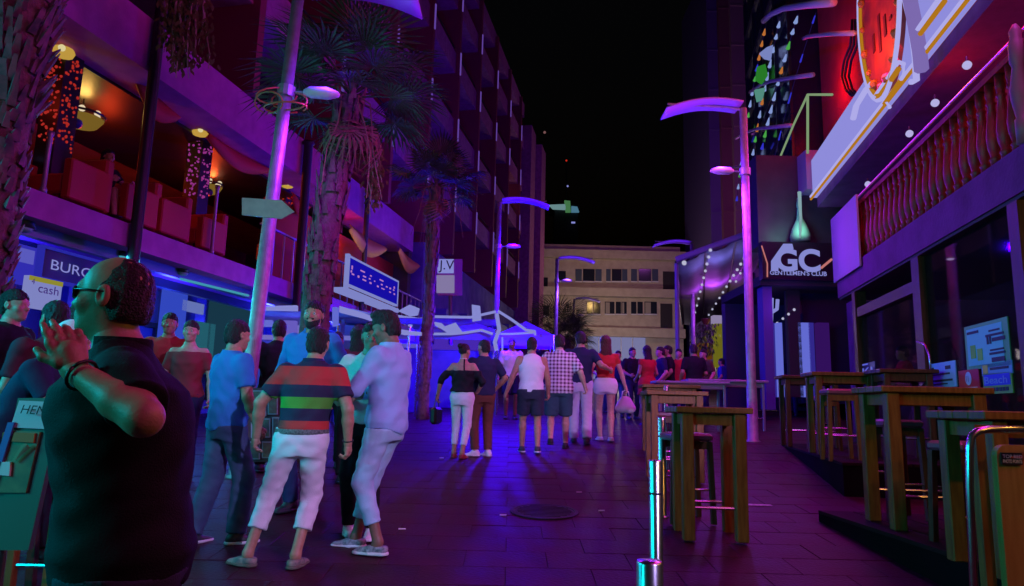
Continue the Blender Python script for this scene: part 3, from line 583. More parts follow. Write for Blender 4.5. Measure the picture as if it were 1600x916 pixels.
text('ATM', LF.pt(Y0+.06, -.29, zb+.10), LF.t, (0, 0, 1), (zt-zb)*.55, em('atm_yellow', (.55, .55, .12)), r, width=(Y1-Y0)*.8, bold=.03)
def flood(label, px, py, o, mt=GTEAL, s=.1):
    Y, z = LF.px(px, py, o); c = LF.pt(Y, o, z); r = thing('floodlight', label, 'light', c, world=True); M().lathe([(.5*s, .9*s), (s, .5*s), (s*1.1, -.4*s)], c, 10).build('housing', DKMETAL, r, True); M().lathe([(s*.95, -.42*s), (s*.7, -.75*s), (.01, -.85*s)], c, 10).build('lens', mt, r, True); M().tube([c+Vector((0, 0, .8*s)), Vector((c.x, c.y, 3.68))], .02, 6).build('bracket', DKMETAL, r)
TEALP = mat('teal_painted', (.2, .45, .42), .4)
for lab, px, py, mt_, s_ in (('teal dome floodlight left of the burger sign', 36, 350, TEALP, .13), ('white spotlight below the armchair post', 272, 365, GW, .06), ('pale dome light right of the ATM sign', 284, 422, TEALP, .12), ('small white lamp right of the ATM sign', 296, 407, GW, .05), ('white lamp beside the burger sign end', 190, 398, GTEAL, .07)): flood(lab, px, py, -.3, mt_, s_)
# cyan lit shop doorway panels
for lab, x0, y0, x1, y1, mt_ in (('blue lit shop panel right of the bald man', 258, 438, 284, 560, em('panel_blue', (.03, .06, .50))), ('white lit strip above the doorway behind the two women', 286, 468, 318, 492, em('panel_pale', (.12, .16, .45))), ('teal lit doorway behind the women', 300, 500, 330, 585, em('panel_teal', (.015, .10, .14))), ('dark teal shop panel behind the blue shirt man', 330, 470, 385, 590, em('panel_teal2', (.008, .035, .06)))):
    lsign('wall_light_box', lab, x0, y0, x1, y1, -1.85, mt_, None, 'panel', .05)
# big LED board
r, Y0, Y1, zb, zt = lsign('led_sign', 'large tilted blue food sign with pink LED letters and white frame', 546, 402, 620, 476, .35, em('led_blue', (.008, .004, .36)), em('led_frame', (.20, .22, .55)), bw=.05)
PK = em('led_pink', (.40, .16, .48)); W_ = Y1-Y0; H_ = zt-zb
marks = M()
def dot(u, v, du=.018, dv=.03, sk=0):
    Ya = Y0+u*W_; z = zb+v*H_; marks.fbox(LF, Ya-du*W_, Ya+du*W_, .352, .37, z-dv*H_, z+dv*H_, sk)
# strokes as they show, in board fractions: L a s i ' F o o d
for u, v, du, dv in ((.05, .66, .012, .09), (.04, .50, .012, .05), (.07, .42, .03, .03), (.17, .43, .018, .05), (.24, .71, .06, .03), (.28, .54, .04, .03), (.28, .40, .05, .03), (.40, .69, .02, .03), (.38, .55, .02, .03), (.40, .40, .025, .04), (.48, .55, .012, .025), (.62, .72, .06, .03), (.63, .55, .022, .035), (.55, .40, .022, .04), (.66, .40, .05, .022), (.74, .56, .025, .03), (.82, .56, .022, .04), (.82, .40, .025, .03), (.91, .68, .014, .06), (.90, .56, .02, .03), (.92, .40, .018, .04)): dot(u, v, du*.62, dv*.8)
marks.build('led_lettering', PK, r)
M().fbox(LF, Y0-.14, Y0-.055, .30, .40, zb-.15, zt+.06).build('end_post', em('led_frame', (.20, .22, .55)), r); M().fbox(LF, Y0-.25, Y1, .1, .42, zb-.24, zb-.13).build('ledge', em('led_frame', (.20, .22, .55)), r)
# lit counters below the LED board
def lit_panel(name, label, px0, py0, px1, py1, Y, mt_, cat='panel', th=.06, par=None):
    a, b, c, d = P(px0, py1, Y), P(px1, py1, Y), P(px1, py0, Y), P(px0, py0, Y); mm = M().slab([a, b, c, d], (0, th, 0)); 
    return mm.build(name, mt_, par, **({} if par is not None else dict(label=label, category=cat)))
# far billboard with white marks
r = thing('billboard', 'small square sign with white marks above the market stall', 'sign', P(697, 465, 20), world=True)
lit_panel('board', '', 684, 405, 722, 462, 20.02, mat('dark_pink_board', (.30, .08, .20), .7), par=r); lit_panel('white_field', '', 682, 430, 710, 458, 20.0, em('bill_white', (.22, .18, .36)), par=r, th=.015); lit_panel('white_field', '', 683, 405, 709, 427, 20.0, GW, par=r, th=.015)
U_ = (P(710, 430, 20)-P(683, 430, 20)).normalized(); text('J.V', P(685, 426, 19.97), U_, (0, 0, 1), P(685, 407, 20).z-P(685, 426, 20).z, BLACK, r, width=(P(708, 420, 20)-P(684, 420, 20)).length, depth=.004)
M().tube([P(704, 462, 20.05), P(704, 545, 20.05)], .06).build('post', DKMETAL, r)
# ------------------------------------------------------------------ market stalls with lit frames
def stall(label, x0, x1, Y, yt, ye, yb, fab, pk=.5):
    """gazebo: pyramid canopy, valance, four poles"""
    a = P(x0, ye, Y); b = P(x1, ye, Y); D = b.x-a.x; z = a.z; zt = P((x0+x1)/2, yt, Y+D/2).z; r = thing('market_stall', label, 'stall', ((a.x+b.x)/2, Y+D/2, gz(Y+D/2)), world=True)
    c = [(a.x, Y, z), (b.x, Y, z), (b.x, Y+D, z+.05), (a.x, Y+D, z+.05)]; top = ((a.x+b.x)/2, Y+D/2, zt); mm = M(); N = 6
    for i in range(4):
        p, q = Vector(c[i]), Vector(c[(i+1) % 4]); t = Vector(top); g_ = []
        for j in range(N+1):
            f = j/N; l_ = p.lerp(t, f); r_ = q.lerp(t, f); sg = -.10*math.sin(f*math.pi)
            g_.append([l_, l_.lerp(r_, .5)+Vector((0, 0, sg)), r_])
        for j in range(N): mm.add(g_[j]+g_[j+1], [(0, 1, 4, 3), (1, 2, 5, 4)])
    mm.build('canopy', fab, r, True)
    mm = M()
    for i in range(4):
        p, q = Vector(c[i]), Vector(c[(i+1) % 4]); nn = (q-p).normalized().cross(Vector((0, 0, 1)))*.01
        mm.slab([p, q, q-Vector((0, 0, .28)), p-Vector((0, 0, .28))], nn)
    mm.build('valance', fab, r)
    for x, y, zz in c: M().tube([(x, y, gz(y)-.05), (x, y, zz)], .03, 8).build('pole', STEEL, r)
    return r, c
BFAB = mat('canopy_fabric', (.16, .15, .50), .7, bump=.2, bscale=20)
r1, c1 = stall('white market stall canopy with lit rope light right of the lamp post', 778, 866, 17.5, 502, 522, 0, BFAB)
r2, c2 = stall('blue lit market stall canopy behind the group of men', 640, 775, 18.5, 494, 512, 0, BFAB)
r3, c3 = stall('pale lit market stall canopy below the blue food sign', 528, 640, 15.0, 492, 508, 0, BFAB)
def rope(label, pts, Y, r_=.045, mt_=GW): M().tube([P(x, y, Y) for x, y in pts], r_, 8).build('rope_light', mt_, None, True, label=label, category='light')
rope('bright white rope light along the middle stall front', [(620, 494), (655, 499), (680, 495), (735, 496), (775, 487)], 18.2, .035)
rope('bright white rope light running down the right stall edge', [(778, 486), (800, 500), (822, 516), (836, 518), (836, 524)], 17.3, .034)
rope('bright white rope light hanging down the stall pole', [(776, 490), (780, 515), (773, 535), (776, 548)], 17.2, .05)
rope('white rope light along the stall valance', [(782, 522), (800, 522), (834, 520)], 17.2, .025)
rope('white rope light low over the kiosk front', [(676, 522), (705, 522), (727, 520), (752, 516), (770, 522)], 18.1, .034)
rope('thin white rope light round the small doorway', [(785, 527), (785, 556)], 17.1, .02)
# kiosk bodies with bright counters
def kiosk(label, x0, x1, yt, yb, Y, bodym, litm, lights=()):
    r = thing('kiosk', label, 'kiosk', P((x0+x1)/2, yb, Y+.5), world=True); a = P(x0, yb, Y); b = P(x1, yt, Y); zb_ = gz(Y+.5)-.05
    M().cbox(a.x, b.x, Y, Y+1.2, zb_, lerp(a.z, b.z, .55), .03).build('counter', bodym, r); M().cbox(a.x-.05, b.x+.05, Y-.06, Y+1.3, lerp(a.z, b.z, .551), lerp(a.z, b.z, .62), .02).build('worktop', litm, r)
    M().cbox(a.x-.1, b.x+.1, Y-.1, Y+1.4, lerp(a.z, b.z, .9), b.z, .02).build('roof', bodym, r); M().box(a.x, b.x, Y+1.2, Y+1.26, lerp(a.z, b.z, .62), lerp(a.z, b.z, .9)).build('back_panel', litm, r)
    for x in (a.x+.03, b.x-.03): M().box(x-.03, x+.03, Y+.02, Y+.08, lerp(a.z, b.z, .62), lerp(a.z, b.z, .9)).build('post', bodym, r)
    for (x, y) in lights: M().ball(P(x, y, Y-.03), .06, 8, 6).build('lamp', GW, r, True)
KB = mat('kiosk_blue', (.10, .10, .40), .5, c2=(.06, .06, .30), scale=3)
kiosk('blue kiosk with two small white lamps behind the light blue shirt man', 612, 660, 498, 600, 17.5, KB, em('kiosk_lit', (.10, .08, .50)), ((630, 508), (641, 509)))
kiosk('purple blue lit kiosk behind the woman in black', 668, 772, 500, 606, 19.2, KB, em('kiosk_lit2', (.06, .02, .42)))
kiosk('bright white lit snack counter left of the big palm trunk', 398, 480, 488, 585, 13.0, KB, em('kiosk_lit3', (.16, .14, .50)))
kiosk('bright lit ice cream counter under the food sign', 528, 600, 490, 585, 14.2, KB, em('kiosk_lit4', (.14, .14, .52)))
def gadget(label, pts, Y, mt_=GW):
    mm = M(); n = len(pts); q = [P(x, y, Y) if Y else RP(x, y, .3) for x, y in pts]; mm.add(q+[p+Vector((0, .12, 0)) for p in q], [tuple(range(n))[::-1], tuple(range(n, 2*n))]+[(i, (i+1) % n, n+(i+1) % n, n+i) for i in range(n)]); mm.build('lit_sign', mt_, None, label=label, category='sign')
gadget('white lit scoop shaped sign on the middle stall', [(678, 503), (690, 505), (695, 510), (712, 504), (722, 518), (700, 521), (690, 514), (680, 509)], 18.0)
gadget('white lit box sign hanging above the rope light', [(737, 476), (750, 478), (752, 500), (738, 502)], 18.0)
gadget('white lit lamp head on the stall roof', [(622, 486), (640, 476), (655, 482), (652, 492), (640, 494)], 17.9)
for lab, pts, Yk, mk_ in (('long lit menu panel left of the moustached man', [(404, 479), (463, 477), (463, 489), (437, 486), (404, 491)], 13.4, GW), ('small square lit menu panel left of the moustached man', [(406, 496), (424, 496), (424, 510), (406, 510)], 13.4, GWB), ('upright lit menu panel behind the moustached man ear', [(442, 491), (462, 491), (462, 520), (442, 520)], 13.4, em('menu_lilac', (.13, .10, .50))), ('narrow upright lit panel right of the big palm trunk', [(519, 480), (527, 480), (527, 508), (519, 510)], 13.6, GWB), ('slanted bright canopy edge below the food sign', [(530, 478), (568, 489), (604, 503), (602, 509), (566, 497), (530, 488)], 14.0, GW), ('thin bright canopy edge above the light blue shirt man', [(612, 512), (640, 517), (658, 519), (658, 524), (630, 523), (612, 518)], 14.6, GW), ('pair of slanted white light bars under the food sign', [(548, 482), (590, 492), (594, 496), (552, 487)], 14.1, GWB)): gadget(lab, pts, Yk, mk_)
# ------------------------------------------------------------------ back building at the top of the street
YB = 52.0
bb = thing('apartment_building', 'cream three storey building with shuttered windows closing the street', 'building', P(945, 560, YB+4), world=True)
def bbox(name, x0, y0, x1, y1, d0, d1, mt_, par=None):
    a = P(x0, y1, YB); b = P(x1, y0, YB); return M().box(a.x, b.x, YB+d0, YB+d1, a.z, b.z).build(name, mt_, par or bb)
bbox('wall', 838, 400, 1066, 640, 0, 10, CREAM)
a_ = P(838, 640, YB); z_ = P(838, 404, YB).z; M().hexa([(a_.x-4.2, YB+7, a_.z), (a_.x, YB, a_.z), (a_.x, YB+10, a_.z), (a_.x-4.2, YB+12, a_.z), (a_.x-4.2, YB+7, z_), (a_.x-.001, YB, z_), (a_.x-.001, YB+10, z_), (a_.x-4.2, YB+12, z_)]).build('side_wing', CREAM, bb)
bbox('cornice', 834, 396, 1070, 403, -.5, 10.4, CREAM); bbox('roof_parapet', 842, 385, 1064, 396, .3, 9, CREAM)
for y0, y1 in ((455, 462), (516, 524)): bbox('string_course', 834, y0, 1068, y1, -.6, 0, CREAM)
SHUT = mat('shutter_blue', (.05, .09, .13), .5); WIN = mat('far_window', (.02, .025, .04), .15)
for row, (y0, y1, xs) in enumerate(((421, 440, ((899, 909), (911, 929), (930, 940), (947, 954), (956, 971), (972, 980), (986, 995), (998, 1017), (1019, 1028))), (472, 491, ((917, 926), (928, 938), (945, 960), (962, 970), (971, 979), (986, 994), (996, 1004), (1007, 1026))))):
    for i, (x0, x1) in enumerate(xs):
        wd = bbox('window', x0, y0, x1, y1, -.06, 0, SHUT if row == 0 and i % 3 != 1 else WIN); bbox('sill', x0-.5, y1, x1+.5, y1+1.5, -.15, -.065, WHITEP, wd)
        if row == 1 and i in (2, 4, 7): bbox('curtain', x0+1, y0+1, (x0+x1)/2, y1-1, -.08, -.062, mat('curtain', (.4, .36, .28), .9), wd)
bbox('recess_door', 1036, 425, 1062, 455, -.05, 0, DARKW); bbox('recess_door', 1032, 475, 1050, 512, -.05, 0, DARKW)
sh_ = bbox('shopfront', 918, 526, 1008, 600, -.1, 0, em('far_shop', (.17, .17, .33)))
for x in (935, 952, 970, 988): bbox('mullion', x-.6, 526, x+.6, 600, -.16, -.102, WHITEP, sh_)
for x0, y0, x1, y1 in ((845, 434, 856, 450), (868, 424, 884, 440), (846, 478, 858, 494)): bbox('sill', x0-.5, y1, x1+.5, y1+1.5, -.15, -.065, WHITEP, bbox('window', x0, y0, x1, y1, -.06, 0, WIN))
# far tower with lit crown and mast
ft = thing('far_tower', 'distant dark tower with green white lit crown and mast', 'tower', (P(885, 500, 220).x, 220, 0), world=True)
a, b = P(866, 400, 220), P(904, 318, 220); M().box(a.x, b.x, 221.1, 230, 0, b.z-1.5).build('shaft', DARKW, ft); 
for nm_, pts, mk_ in (('crown_light', [(858, 320), (884, 319), (884, 327), (864, 326)], em('crown_white', (.13, .24, .25))), ('crown_light', [(882, 313), (891, 314), (892, 331), (884, 331)], em('crown_green', (.05, .16, .06))), ('crown_light', [(893, 322), (902, 323), (905, 331), (893, 331)], em('crown_blue', (.06, .16, .24)))): M().slab([P(x, y, 219.6) for x, y in pts[::-1]], (0, 1.2, 0)).build(nm_, mk_, ft)
M().box(a.x-1.2, b.x+.4, 220.9, 231, b.z-1.5, b.z-.2).build('crown', DARKW, ft)
M().tube([P(885, 318, 224), P(885, 248, 224)], .25).build('mast', DKMETAL, ft)
for x, y in ((885, 251), (887, 291)): M().ball(P(x, y, 222), .32).build('beacon', GRED if y < 260 else GW, ft)
for x, y in ((845, 343), (896, 347)): M().box(P(x-3, y, 218).x, P(x+3, y, 218).x, 218.6, 218.9, P(x, y+1.2, 218).z, P(x, y-1.2, 218).z).build('lit_window', GW, ft)
q = P(851, 207, 300); M().ball(q, .6).build('antenna_beacon', em('dim_red', (.18, .08, .08)), None, label='faint red beacon in the black sky', category='light')
# ------------------------------------------------------------------ street lamps
def street_lamp(label, x, y, dirx, h=5.6, panel=1.35, tilt=0, r=.085, low=1.15, energy=None, lc=None):
    g_ = gz(y); rt = thing('street_lamp', label, 'street lamp', (x, y, g_-.02), 0, 'arched street lamps'); rt.rotation_euler = (0, tilt, 0)
    M().lathe([(r*1.7, 0), (r*1.7, .03), (r*1.15, .06), (r*1.1, 1.0), (r, 1.05), (r*.85, h), (.01, h)], n=14).build('pole', POLE, rt, True)
    N = 10; rg = []
    for i in range(N+1):
        t = i/N; xx = dirx*(.08+panel*t); zz = h-.05+.22*math.sin(math.pi*(.12+.72*t))-.2*t
        rg.append([(xx, -.28, zz+.02), (xx, .28, zz+.02), (xx, .28, zz-.02), (xx, -.28, zz-.02)])
    M().loft(rg).build('arched_reflector', mat('reflector_violet', (.40, .26, .72), .5), rt, True)
    M().tube([(0, 0, h-.03), (dirx*.3, 0, h+.02), (dirx*panel, 0, h+.06)], .025).build('arm', POLE, rt)
    hd = M(); hz = h-low; hd.loft([[(dirx*q, s*w_, hz+z) for s, z in ((-1, .0), (-.6, .06*f), (.6, .06*f), (1, .0), (.6, -.05*f), (-.6, -.05*f))] for q, w_, f in ((.22, .03, .5), (.30, .09, 1), (.52, .10, 1.1), (.66, .06, .5), (.68, .02, .2))]); hd.build('lamp_head', mat('lamp_cover', (.75, .74, .78), .4), rt, True)
    M().tube([(0, 0, hz-.02), (dirx*.24, 0, hz)], .02).build('bracket', POLE, rt)
    M().lathe([(r*1.25, hz-.08), (r*1.25, hz+.06)], n=12).build('clamp', POLE, rt)
    if energy:
        q_ = Vector((x+dirx*.5+math.sin(tilt)*h, y-.02, g_+hz-.12)); light('lamp_light', 'SPOT', q_, energy, lc or (.34, .02, 1), .12, q_+Vector((0, 0, -1)), 165); light('reflector_light', 'POINT', q_+Vector((0, -.1, .25)), energy*.11, lc or (.14, .02, 1), .1); light('side_glow', 'POINT', q_+Vector((dirx*1.5, -.3, -.15)), energy*.32, lc or (.42, .01, 1), .12)
    return rt
pl = P(386, 600, 8.4); LPX = pl.x
street_lamp('tall grey street lamp with an arrow board, left of the big palm', P(384, 575, 8.4).x, 8.4, 1, 6.2, 1.5, math.radians(2.6), .088, 1.42, 200)
street_lamp('purple lit street lamp beside the bar tables on the right', 4.5, 13.2, -1, 6.5, 1.5, 0, .085, 1.3, 420)
street_lamp('blue lit street lamp behind the market stalls', P(778, 400, 21).x, 21, 1, 6.2, 1.45, 0, .085, 1.4, 1000, (.04, .0, 1))
street_lamp('dark blue street lamp in front of the cream building', P(869, 500, 31).x, 31, 1, 5.85, 1.6, 0, .085, 1.0, 250, (.2, .05, 1))
street_lamp('small far street lamp just right of the dark palm', P(897, 500, 43).x, 43, 1, 5.0, 1.5, 0, .085, 1.0)
street_lamp('far street lamp peeking over the bulb lit pergola', P(1083, 500, 28).x, 28, -1, 6.2, 1.5, 0, .085, 1.2, 200, (.25, .05, 1))
# arrow board and cable coil on the near lamp
ab = thing('arrow_sign', 'blank pale arrow board pointing right on the lamp pole', 'sign', P(418, 326, 8.25), world=True)
q = [P(x, y, 8.25) for x, y in ((378, 309), (440, 313), (460, 331), (440, 342), (378, 336))]; mm = M(); mm.add(q+[p+Vector((0, .02, 0)) for p in q], [(4, 3, 2, 1, 0), (5, 6, 7, 8, 9)]+[(i, (i+1) % 5, 5+(i+1) % 5, 5+i) for i in range(5)]); mm.build('board', mat('pale_board', (.62, .52, .42), .5, c2=(.5, .42, .34), scale=8), ab)
M().lathe([(.11, -.05), (.11, .05)], P(412, 326, 8.4), 12).build('clamp', POLE, ab)
cw = thing('cable_coil', 'loose loops of orange cable tied to the lamp pole', 'cable', P(437, 160, 8.4), world=True)
for i, (cx, cy, rx, ry, t0) in enumerate(((432, 150, 32, 13, 0), (446, 168, 34, 9, 1), (420, 160, 22, 17, 2), (452, 158, 28, 14, 3))):
    M().tube([P(cx+rx*math.cos(a*.42+t0), cy+ry*math.sin(a*.42+t0), 8.4+.22*math.sin(a*.42+1)) for a in range(15)], .011, 6).build('loop', mat('orange_cable', (.6, .16, .05), .5), cw, True)
# ------------------------------------------------------------------ right building: dark bar below, turned balusters, neon front above
rb = thing('bar_building', 'red bar building with turned wooden balcony and neon front', 'building', RF.pt(10, 2, gz(10)), world=True)
def rbox(name, Y0, Y1, o0, o1, z0, z1, mt_, par=None, **k): return M().fbox(RF, Y0, Y1, o0, o1, z0, z1).build(name, mt_, par or rb, **k)
PURS = mat('balcony_render', (.14, .018, .14), .7, c2=(.10, .012, .10), scale=3, bump=.25, bscale=22)
rbox('balcony_slab', -4, 13.2, 0, 1.3, 3.70, 4.15, PURS); rbox('soffit', -4, 13.19, .02, 4.5, 3.66, 3.697, DARKW)
rbox('upper_wall', -4, 18.6, 2.0, 2.4, 4.15, 6.7, REDW); rbox('canopy_slab', -4, 17.4, .72, 2.0, 6.70, 6.95, PURS)
rbox('red_front', -4, 18.6, 1.25, 1.6, 6.95, 14.0, REDW); rbox('bar_back', -4, 18.6, 4.6, 4.9, 0, 3.7, DARKW); rbox('end_wall', 13.22, 13.6, 0.25, 4.6, .3, 3.66, PURS); rbox('bar_floor', 4.2, 13.2, .25, 4.6, .2, 1.0, mat('bar_floor', (.05, .035, .03), .4))
for Y in (8.2, 10.6, 12.6): 
    wd = rbox('window', Y-.8, Y+.8, 1.97, 1.999, 4.5, 6.3, em('red_room', (.05, .004, .003))); rbox('frame', Y-.03, Y+.03, 1.93, 1.968, 4.5, 6.3, DKWOOD, wd)
# balustrade
BAL = mat('turned_wood', (.40, .018, .012), .45, c2=(.30, .012, .01), scale=8)
bs = M(); bs.lathe([(.052, 0), (.052, .10), (.066, .12), (.046, .15), (.072, .26), (.078, .36), (.056, .56), (.036, .72), (.056, .75), (.036, .78), (.052, .84), (.052, .98)], n=8); bme = bpy.data.meshes.new('baluster'); bme.from_pydata(bs.v, [], bs.f); bme.materials.append(BAL); bme.polygons.foreach_set('use_smooth', [True]*len(bme.polygons))
blt = thing('balustrade', 'red turned wooden balcony balustrade above the dark bar', 'balustrade', RF.pt(10, .12, 4.15), world=True)
Y = 4.8; i = 0
while Y < 13.0:
    if abs(Y-6.55) > .12:
        o = bpy.data.objects.new('baluster', bme); col.objects.link(o); o.parent = blt; o.matrix_parent_inverse = Matrix.Translation(-blt.location); o.location = RF.pt(Y, .12, 4.15)
    Y += .225
M().fbox(RF, 4.3, 13.1, .06, .18, 5.131, 5.20).build('top_rail', BAL, blt); M().tube([RF.pt(4.3, .12, 5.30), RF.pt(6.55, .12, 5.36), RF.pt(13.1, .12, 5.33)], .018).build('hand_rail', mat('pale_rail', (.6, .5, .62), .3, .6), blt)
c = RF.pt(6.5, .03, 0); M().lathe([(.075, 4.155), (.075, 4.4), (.06, 4.42), (.09, 4.6), (.095, 4.7), (.055, 4.95), (.075, 5.0), (.075, 5.2), (.05, 5.25), (.06, 5.32), (.02, 5.4)], c, 12).build('newel_post', mat('grey_newel', (.20, .08, .12), .5), blt, True)
A = RF.px(1312, 330, -.03); cl_ = RF.px(1355, 300, -.03); M().fbox(RF, 11.6, 13.25, -.05, -.02, 4.0, 5.25).build('cloth_banner', mat('purple_banner', (.4, .28, .42), .7, bump=.3, bscale=12), None, label='plain purple cloth banner hung over the far end of the balustrade', category='banner')
for lab, px, py in (('white globe lamp on the canopy edge, highest on the right', 1511, 102), ('white globe lamp second from top along the canopy', 1461, 161), ('white globe lamp third along the canopy', 1421, 209), ('white globe lamp nearest the neon corner', 1356, 288), ('small white globe lamp among the balusters', 1538, 208), ('tiny white globe lamp under the neon corner', 1224, 349)):
    Y, z = RF.px(px, py, .4); c = RF.pt(Y, .4, z); r = thing('globe_lamp', lab, 'lamp', c, world=True); M().ball(c, .055, 10, 8).build('globe', em('globe_white', (.45, .42, .75)), r, True); M().tube([c, c+Vector((0, 0, .12))], .012, 6).build('stem', DKMETAL, r)
# neon front sign
ns_ = thing('neon_sign', 'huge bright neon front sign with ringed red disc and white light panel', 'sign', RF.pt(12, .7, 6.95), world=True)
M().fbox(RF, -4, 17.4, .62, .715, 6.955, 7.95).build('light_panel', em('panel_glow', (.27, .26, .70)), ns_)
NE = em('neon_white', (.42, .40, .80)); NY = em('neon_amber', (.42, .17, .01))
M().tube([RF.pt(-4, .57, 6.99), RF.pt(17.4, .57, 6.99)], .035).build('neon_tube', NE, ns_); M().tube([RF.pt(-4, .57, 6.92), RF.pt(17.4, .57, 6.92)], .028).build('neon_tube', NY, ns_)
def neon(pts, r_, mt_, o=.5): M().tube([RF.pt(RF.px(x, y, o)[0], o, RF.px(x, y, o)[1]) for x, y in pts], r_, 6).build('neon_tube', mt_, ns_, True)
# disc: centre and radius on the front plane
Yc, zc = RF.px(1384, -8, .55); RZ = zc-RF.px(1381, 158, .55)[1]; RY = abs(RF.px(1347, 30, .55)[0]-RF.px(1416, 30, .55)[0])/2; Yc = (RF.px(1347, 30, .55)[0]+RF.px(1416, 30, .55)[0])/2
ring = lambda f, o: [RF.pt(Yc+RY*f*math.cos(a*math.pi/20), o, zc+RZ*f*math.sin(a*math.pi/20)) for a in range(41)]
mm = M(); mm.loft([ring(1, .60)[:-1], ring(1, .52)[:-1]]); mm.build('disc', mat('neon_disc_red', (.5, .06, .03), .6, c2=(.24, .03, .03), scale=2.5), ns_)
M().tube(ring(1, .49), .04, 6).build('neon_ring', NE, ns_, True); M().tube(ring(.95, .50), .035, 6).build('neon_ring', NY, ns_, True)
for a in range(18):
    c = RF.pt(Yc+RY*.86*math.cos(a*.349), .505, zc+RZ*.86*math.sin(a*.349)); M().ball(c, .06+.03*(a % 2), 6, 4).build('scallop', mat('scallop_gold', (.5, .22, .03), .5), ns_)
for s in (-.7, -.35, .0, .4): M().fbox(RF, Yc+s*.8, Yc+s*.8+.10, .50, .517, zc-.9+abs(s)*.4, zc-.2-abs(s)*.5).build('dark_stroke', mat('deep_maroon', (.12, .01, .015), .6), ns_)
for pts, mt_, r_ in (([(1366, 152), (1404, 97), (1412, 100), (1412, 118), (1384, 158), (1390, 168)], NE, .035), ([(1372, 154), (1404, 108)], NY, .05), ([(1382, 162), (1408, 124)], NY, .04), ([(1432, 50), (1470, -5)], NE, .045), ([(1438, 53), (1476, 2)], NY, .04), ([(1424, 128), (1432, 126), (1430, 90), (1424, 40), (1412, -10)], NE, .05), ([(1440, 110), (1437, 80), (1430, 40), (1420, -10)], em('neon_lilac', (.20, .14, .42)), .10), ([(1333, 186), (1338, 165), (1352, 142), (1362, 132)], NE, .06)): neon(pts, r_, mt_)
# floor level bar front
WF = DKWOOD
sf = thing('bar_facade', 'dark timber bar shopfront with glass panes under the balcony', 'shopfront', RF.pt(10, 1.4, gz(9)), world=True)
for px, w_ in ((1340, .09), (1441, .13), (1606, .10)):
    Y, _ = RF.px(px, 520, .06); M().fbox(RF, Y-w_, Y+w_, .02, .20, gz(Y)+.05, 3.66).build('post', WF, sf)
Ya = RF.px(1340, 520, .06)[0]; Yb_ = RF.px(1441, 520, .06)[0]
M().fbox(RF, Yb_+.14, Ya-.14, .03, .19, 3.2, 3.36).build('transom', WF, sf); M().fbox(RF, Yb_+.14, Ya-.14, .03, .19, .75, 1.25).build('stall_riser', WF, sf); M().fbox(RF, 5.0, Yb_-.14, .03, .19, .40, 1.2).build('stall_riser', WF, sf)
PANE = mat('bar_glass', (.01, .01, .012), .03, alpha=.35, spec=.9)
M().fbox(RF, Yb_+.14, Ya-.14, .10, .11, 1.251, 3.199).build('pane', PANE, sf); M().fbox(RF, 5.0, Yb_-.14, .10, .11, 1.201, 3.65).build('pane', PANE, sf)
q = [RF.pt(RF.px(x, y, -.06)[0], -.06, RF.px(x, y, -.06)[1]) for x, y in ((1432, 534), (1445, 538), (1452, 556), (1454, 575), (1450, 592), (1443, 602), (1432, 605))]
M().tube(q, .014).build('door_handle', STEEL, sf, True)
for lab, px, py in (('white downlight left of the timber post inside the bar ceiling', 1452, 421), ('white downlight inside the bar ceiling above the green poster', 1485, 403), ('amber downlight deep in the bar', 1383, 463), ('white downlight at the right frame edge of the bar ceiling', 1598, 338)):
    d = ray(px, py); t = (3.655-1.5)/d.z; c = EYE+d*t; r = thing('downlight', lab, 'light', c, world=True); M().lathe([(.06, -.012), (.06, .0), (.075, 0), (.075, -.016)], c, 14).build('trim', STEEL, r); M().lathe([(.055, -.010), (.03, -.03), (.005, -.035)], c, 12).build('lens', em('down_white', (.40, .38, .62)) if 'white' in lab else GWARM, r, True)
# coloured slots of light seen inside
for lab, x0, y0, x1, y1, mt_ in (('teal lit mirror strip at left inside the bar window', 1334, 512, 1345, 620, GTEAL), ('pale blue curtain of light inside the bar window', 1346, 508, 1352, 600, GWB), ('blue lit bar shelf inside the window', 1352, 520, 1362, 575, em('shelf_teal', (.01, .08, .14))), ('thin teal strip light inside the bar', 1390, 512, 1394, 566, GTEAL), ('purple lit pillar inside the bar right of the handle', 1452, 470, 1460, 585, em('pillar_purple', (.03, .005, .12))), ('blue lit pillar right of the green poster', 1583, 405, 1595, 515, em('pillar_blue', (.05, .01, .25))), ('white lit shelf with bottles inside the bar', 1376, 555, 1386, 566, GWB)):
    o_ = 1.1; a = RF.px(x0, y0, o_); b = RF.px(x1, y1, o_); M().fbox(RF, b[0], a[0], o_, o_+.08, b[1], a[1]).build('light_strip', mt_, None, label=lab, category='light')
# posters and stickers on the panes
def rsign(name, label, x0, y0, x1, y1, o, mt_, cat='poster', th=.012):
    Yl, zt = RF.px(x0, y0, o); Yr, zb = RF.px(x1, y1, o); r = thing(name, label, cat, RF.pt((Yl+Yr)/2, o, zb), world=True); M().fbox(RF, Yr, Yl, o, o+th, zb, zt).build('sheet', mt_, r); return r, Yl, Yr, zb, zt
def rmark(r, Yl, Yr, zb, zt, u0, v0, u1, v1, o, mt_, name='print_mark'): M().fbox(RF, lerp(Yl, Yr, u1), lerp(Yl, Yr, u0), o-.004, o, lerp(zb, zt, v0), lerp(zb, zt, v1)).build(name, mt_, r)
RU = -RF.t
INK = mat('dark_ink', (.01, .03, .03), .6)
o_ = .085
r, a, b, zb, zt = rsign('window_poster', 'green drinks poster with two beer glasses on the bar window', 1506, 512, 1580, 570, o_, mat('poster_green', (0.092, 0.420, 0.147), .5)); rmark(r, a, b, zb, zt, .06, .08, .88, .92, o_, mat('poster_mint', (0.126, 0.630, 0.588), .5), 'field')
